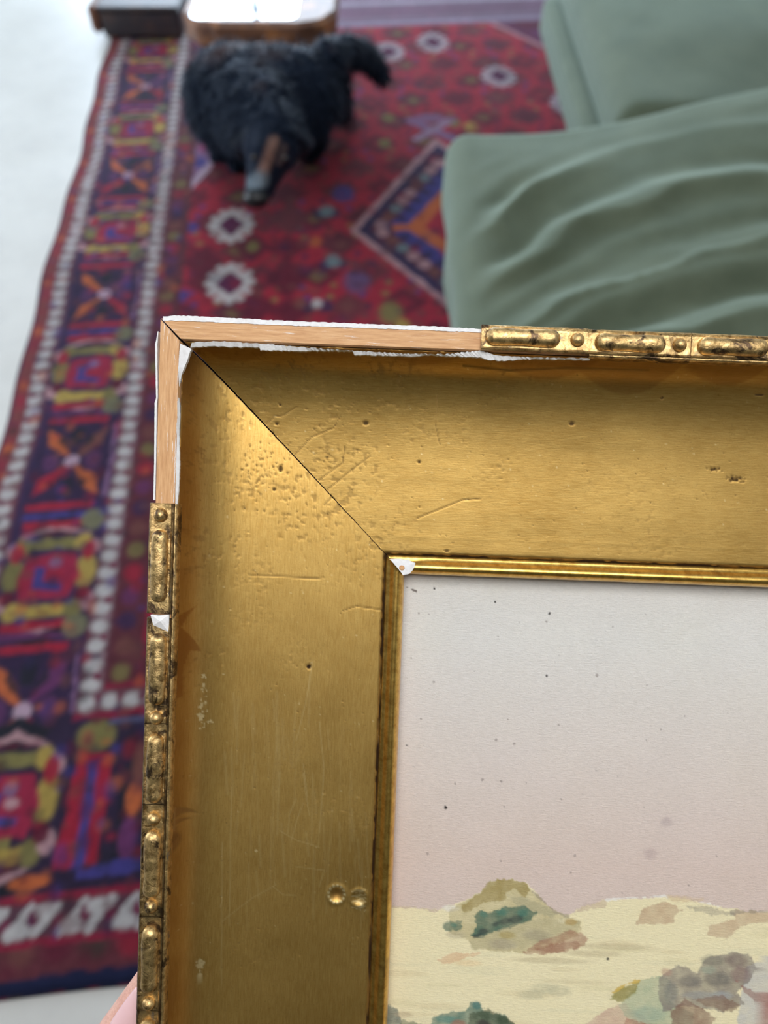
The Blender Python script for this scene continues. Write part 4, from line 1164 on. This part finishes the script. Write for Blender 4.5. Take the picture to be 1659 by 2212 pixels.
for x_, y_, r in ((1090, 1990, 16), (1115, 1985, 18), (1045, 2012, 14), (1030, 2022, 9), (1070, 1996, 12)): gb(x_, y_, r, r*0.55, (52, 58, 60), 0.75, -0.3)
for x_, y_, r in ((1085, 1970, 14), (1130, 1972, 15), (1045, 1975, 12), (980, 1998, 10)): gb(x_, y_, r, r*0.6, (70, 128, 112), 0.5)
gp([(1012, 2034), (1080, 2008), (1160, 1985), (1225, 1982), (1255, 1992), (1230, 2015), (1150, 2045), (1020, 2052)], (178, 168, 132), 0.55); gb(1095, 2020, 20, 9, (164, 142, 74), 0.6); gb(1232, 1992, 14, 9, (170, 138, 72), 0.8)
gp([(1130, 2058), (1165, 2034), (1235, 2008), (1268, 2022), (1266, 2044), (1230, 2056), (1160, 2062)], (160, 112, 90), 0.75); gp([(1150, 2052), (1240, 2030), (1262, 2044), (1210, 2058)], (140, 84, 66), 0.5)
gb(1160, 2020, 34, 14, (150, 140, 122), 0.5); gb(1085, 2040, 34, 13, (160, 148, 128), 0.6); gb(985, 2020, 24, 9, (180, 168, 140), 0.6)
gp([(942, 2073), (975, 2058), (1045, 2057), (1010, 2070), (960, 2086)], (214, 170, 130), 0.75); gb(1010, 2080, 34, 8, (226, 190, 140), 0.5)
for x_, y_, rx in ((1190, 2075, 90), (1330, 2045, 90), (1280, 2060, 70)): gb(x_, y_, rx, 8, (176, 158, 122), 0.5)
for x_, y_ in ((1150, 2148), (1175, 2135), (1205, 2140)): gb(x_, y_, 32, 13, (184, 178, 146), 0.55)
# right-hand dunes
gp([(1240, 1972), (1262, 1955), (1308, 1945), (1308, 1962), (1270, 1964)], (186, 158, 138), 0.6); gl_([(1310, 1943), (1350, 1940), (1440, 1936)], 4, (232, 226, 216), 0.8)
gl_([(1500, 1946), (1540, 1955), (1575, 1963)], 3, (236, 228, 220), 0.8); gp([(1440, 1933), (1520, 1940), (1510, 1950), (1450, 1946)], (206, 178, 140), 0.6)
gp([(1376, 1995), (1388, 1960), (1430, 1950), (1455, 1956), (1472, 1966), (1452, 1975), (1460, 1995), (1420, 1996)], (184, 150, 120), 0.75)
gp([(1482, 1956), (1530, 1958), (1585, 1974), (1540, 1978), (1500, 1966)], (158, 148, 130), 0.7); gp([(1525, 2022), (1535, 1998), (1590, 1985), (1590, 1966), (1700, 1972), (1700, 1988), (1600, 1998), (1570, 2028)], (188, 156, 126), 0.75); gl_([(1580, 1970), (1659, 1970)], 8, (150, 138, 122), 0.6)
# foreground shrubs, right
gp([(1600, 2150), (1612, 2090), (1700, 2045), (1700, 2230), (1590, 2230)], (186, 184, 182), 0.85); gp([(1240, 2230), (1310, 2180), (1345, 2168), (1400, 2200), (1420, 2230)], (196, 158, 140), 0.8)
gp([(1338, 2172), (1380, 2120), (1425, 2106), (1450, 2120), (1440, 2160), (1500, 2190), (1490, 2230), (1400, 2230), (1350, 2195)], (166, 176, 144), 0.85)
gp([(1318, 2160), (1326, 2146), (1350, 2130), (1380, 2121), (1378, 2142), (1345, 2164)], (140, 130, 58), 0.9); gl_([(1325, 2143), (1350, 2127), (1378, 2119)], 5, (206, 172, 80), 0.8)
gp([(1424, 2112), (1440, 2098), (1465, 2083), (1506, 2100), (1518, 2080), (1535, 2066), (1580, 2057), (1615, 2060), (1636, 2092), (1618, 2118), (1592, 2145), (1610, 2168), (1560, 2185), (1480, 2172), (1432, 2185), (1420, 2150)], (136, 126, 116), 0.9)
for x_, y_, rx, ry, c in ((1540, 2075, 28, 14, (112, 110, 100)), (1590, 2075, 26, 16, (120, 102, 96)), (1550, 2115, 34, 18, (100, 98, 92)), (1490, 2120, 28, 16, (116, 112, 104)), (1450, 2145, 16, 26, (128, 130, 120)), (1600, 2105, 22, 20, (136, 110, 104)), (1440, 2100, 14, 9, (180, 140, 120)), (1530, 2095, 18, 10, (150, 160, 140)),
                       (1510, 2150, 40, 10, (150, 150, 146)), (1560, 2150, 26, 10, (160, 164, 164))): gb(x_, y_, rx, ry, c, 0.7)
gp([(1455, 2230), (1448, 2185), (1480, 2156), (1515, 2176), (1545, 2200), (1530, 2230)], (128, 92, 78), 0.85); gp([(1500, 2160), (1560, 2150), (1602, 2172), (1580, 2186), (1540, 2178)], (132, 104, 86), 0.8); gp([(1590, 2120), (1640, 2150), (1648, 2200), (1625, 2160)], (150, 112, 100), 0.8)
gp([(1632, 2230), (1635, 2150), (1655, 2140), (1700, 2160), (1700, 2230)], (160, 104, 90), 0.85); gb(1400, 2190, 40, 20, (150, 168, 148), 0.6); gp([(1340, 2230), (1352, 2198), (1400, 2212), (1460, 2230)], (166, 110, 88), 0.8)
# foreground shrubs, left
gp([(930, 2230), (935, 2200), (962, 2188), (1005, 2186), (1018, 2166), (1034, 2166), (1046, 2184), (1090, 2192), (1120, 2230)], (96, 124, 108), 0.95); gp([(1010, 2230), (1015, 2190), (1055, 2180), (1100, 2200), (1125, 2230)], (74, 84, 62), 0.85)
gb(1030, 2172, 11, 10, (66, 118, 114), 0.8); gb(965, 2202, 26, 10, (88, 134, 122), 0.8); gb(990, 2212, 18, 10, (160, 104, 84), 0.8); gb(1045, 2210, 18, 8, (60, 48, 50), 0.8); gb(1085, 2205, 16, 9, (62, 78, 56), 0.7)
gp([(800, 2160), (835, 2168), (858, 2180), (868, 2200), (862, 2230), (800, 2230)], (102, 112, 104), 0.9); gb(872, 2192, 22, 8, (180, 160, 130), 0.6); gp([(855, 2230), (870, 2200), (910, 2212), (915, 2230)], (110, 116, 92), 0.8)
# foxing and specks
for x_, y_, r in ((1187, 1325, 2.4), (1207, 1415, 2.4), (1180, 1460, 2.6), (962, 1745, 3.0), (1313, 2070, 3.6), (938, 1272, 2.5), (1070, 1300, 2), (880, 1610, 2)):
    q = pl_(x_, y_); G.blob(q[0], q[1], r, r, lin((40, 34, 34)), 0.95, 0.5)
gb(1440, 1775, 14, 12, (176, 158, 154), 0.6); gb(1405, 1845, 16, 14, (184, 162, 156), 0.6)
for k in range(60): q = pl_(870+rng.random()*790, 1290+rng.random()*640); G.blob(q[0], q[1], 1.5, 1.5, lin((130, 115, 108)), 0.6, 0.6)
q1 = pl_(878, 1268); q2 = pl_(900, 1278); G.line([q1, (q1[0]+8, q1[1]+3), q2], 2.5, lin((70, 50, 40)), 0.8, 1.5)
ny2, nx2 = G.X.shape
pm = grid_mesh('watercolour', np.stack([G.X*U, -G.Y*U, (PW+0.6*fbm(G.X, G.Y, 300, 90))*U], -1).reshape(-1, 3), ny2, nx2)
if norms_np(pm)[:, 2].mean() < 0: pm.flip_normals()
set_attr(pm, 'paint', G.c.reshape(-1, 3))
wc = mesh_obj('watercolour_painting', pm, PAPER); wc.matrix_world = FRAME_M
tag(wc, 'watercolour of pale dunes and dark green shrubs set inside the gilt frame', 'painting')
bd = MB().box(524*U, (LX-524)*U, -(LY-524)*U, -524*U, -217*U, (PW-3)*U).build('backing_board', WOOD_X, fr)

# ================================================================ HAND
def hp(x_, y_, w_):
    u_, v_ = loc(x_, y_, w_); return Vector(fw(u_, v_, w_))
hm = MB()
tip, ip, mcp, wr_ = hp(338, 2115, -96), hp(258, 2238, -98), hp(150, 2410, -150), hp(60, 2680, -330)
hm.chain([tip, ip, mcp, wr_], [r_*U for r_ in (47, 56, 66, 120)], 26, 8)
palm = hp(260, 2560, -420)
hm.chain([mcp, palm], [80*U, 110*U], 24, 7); hm.chain([wr_, palm], [130*U, 120*U], 24, 7)
for k, (dx, dy, Lf) in enumerate(((60, -260, 1.0), (130, -150, 1.08), (170, -30, 1.0), (180, 90, 0.82))):
    k0 = hp(260+dx*0.6, 2560+dy*0.6, -420); k1 = hp(260+dx+200*Lf, 2560+dy*1.1, -370); k2 = hp(260+dx+330*Lf, 2560+dy*1.15, -310); k3 = hp(260+dx+420*Lf, 2560+dy*1.18, -268)
    hm.chain([k0, k1, k2, k3], [r_*U for r_ in (60, 52, 47, 40)], 18, 6)
hm.chain([wr_, hp(-120, 3300, -700), hp(-300, 3900, -900)], [150*U, 190*U, 230*U], 24, 6)
hme = fused('hand', hm, 0.0011, 6)
hand = mesh_obj('hand', hme, SKIN); hand.matrix_world = FRAME_M
tag(hand, 'left hand gripping the frame edge, thumb with pink nail at bottom left', 'hand')
# nail: curved plate lying on the thumb
ax = (tip-ip).normalized(); nrm = Vector((-0.25, 0.0, 1.0)); nrm = (nrm-nrm.dot(ax)*ax).normalized(); sdv = ax.cross(nrm).normalized()
cen = ip.lerp(tip, 0.52); V, Fc = [], []; na_, nb_ = 16, 16
for i_ in range(na_+1):
    for j_ in range(nb_+1):
        s_ = i_/na_*2-1; t_ = j_/nb_*2-1
        wid = (1-0.30*max(0, -s_)**3-0.10*max(0, s_)**3)
        if s_ < -0.6: wid *= math.sqrt(max(0.05, 1-((-s_-0.6)/0.42)**2))
        an = math.radians(10)+t_*math.radians(44)*wid
        rad_ = (54 - 3.5*(s_+1))*U
        V.append(tuple(cen+ax*(s_*66*U)+(sdv*math.sin(an)+nrm*math.cos(an))*(rad_+1.2*U)))
for i_ in range(na_):
    for j_ in range(nb_): b_ = i_*(nb_+1)+j_; Fc.append((b_, b_+1, b_+nb_+2, b_+nb_+1))
nl_ = pyd('thumbnail', V, Fc, NAIL, hand, True)
sl = nl_.modifiers.new('t', 'SOLIDIFY'); sl.thickness = 0.0006; sl.offset = 0
MB().chain([hp(-190, 3530, -775), hp(-310, 3930, -905)], [240*U, 280*U], 28, 2).build('sleeve', CUFF, hand, True)
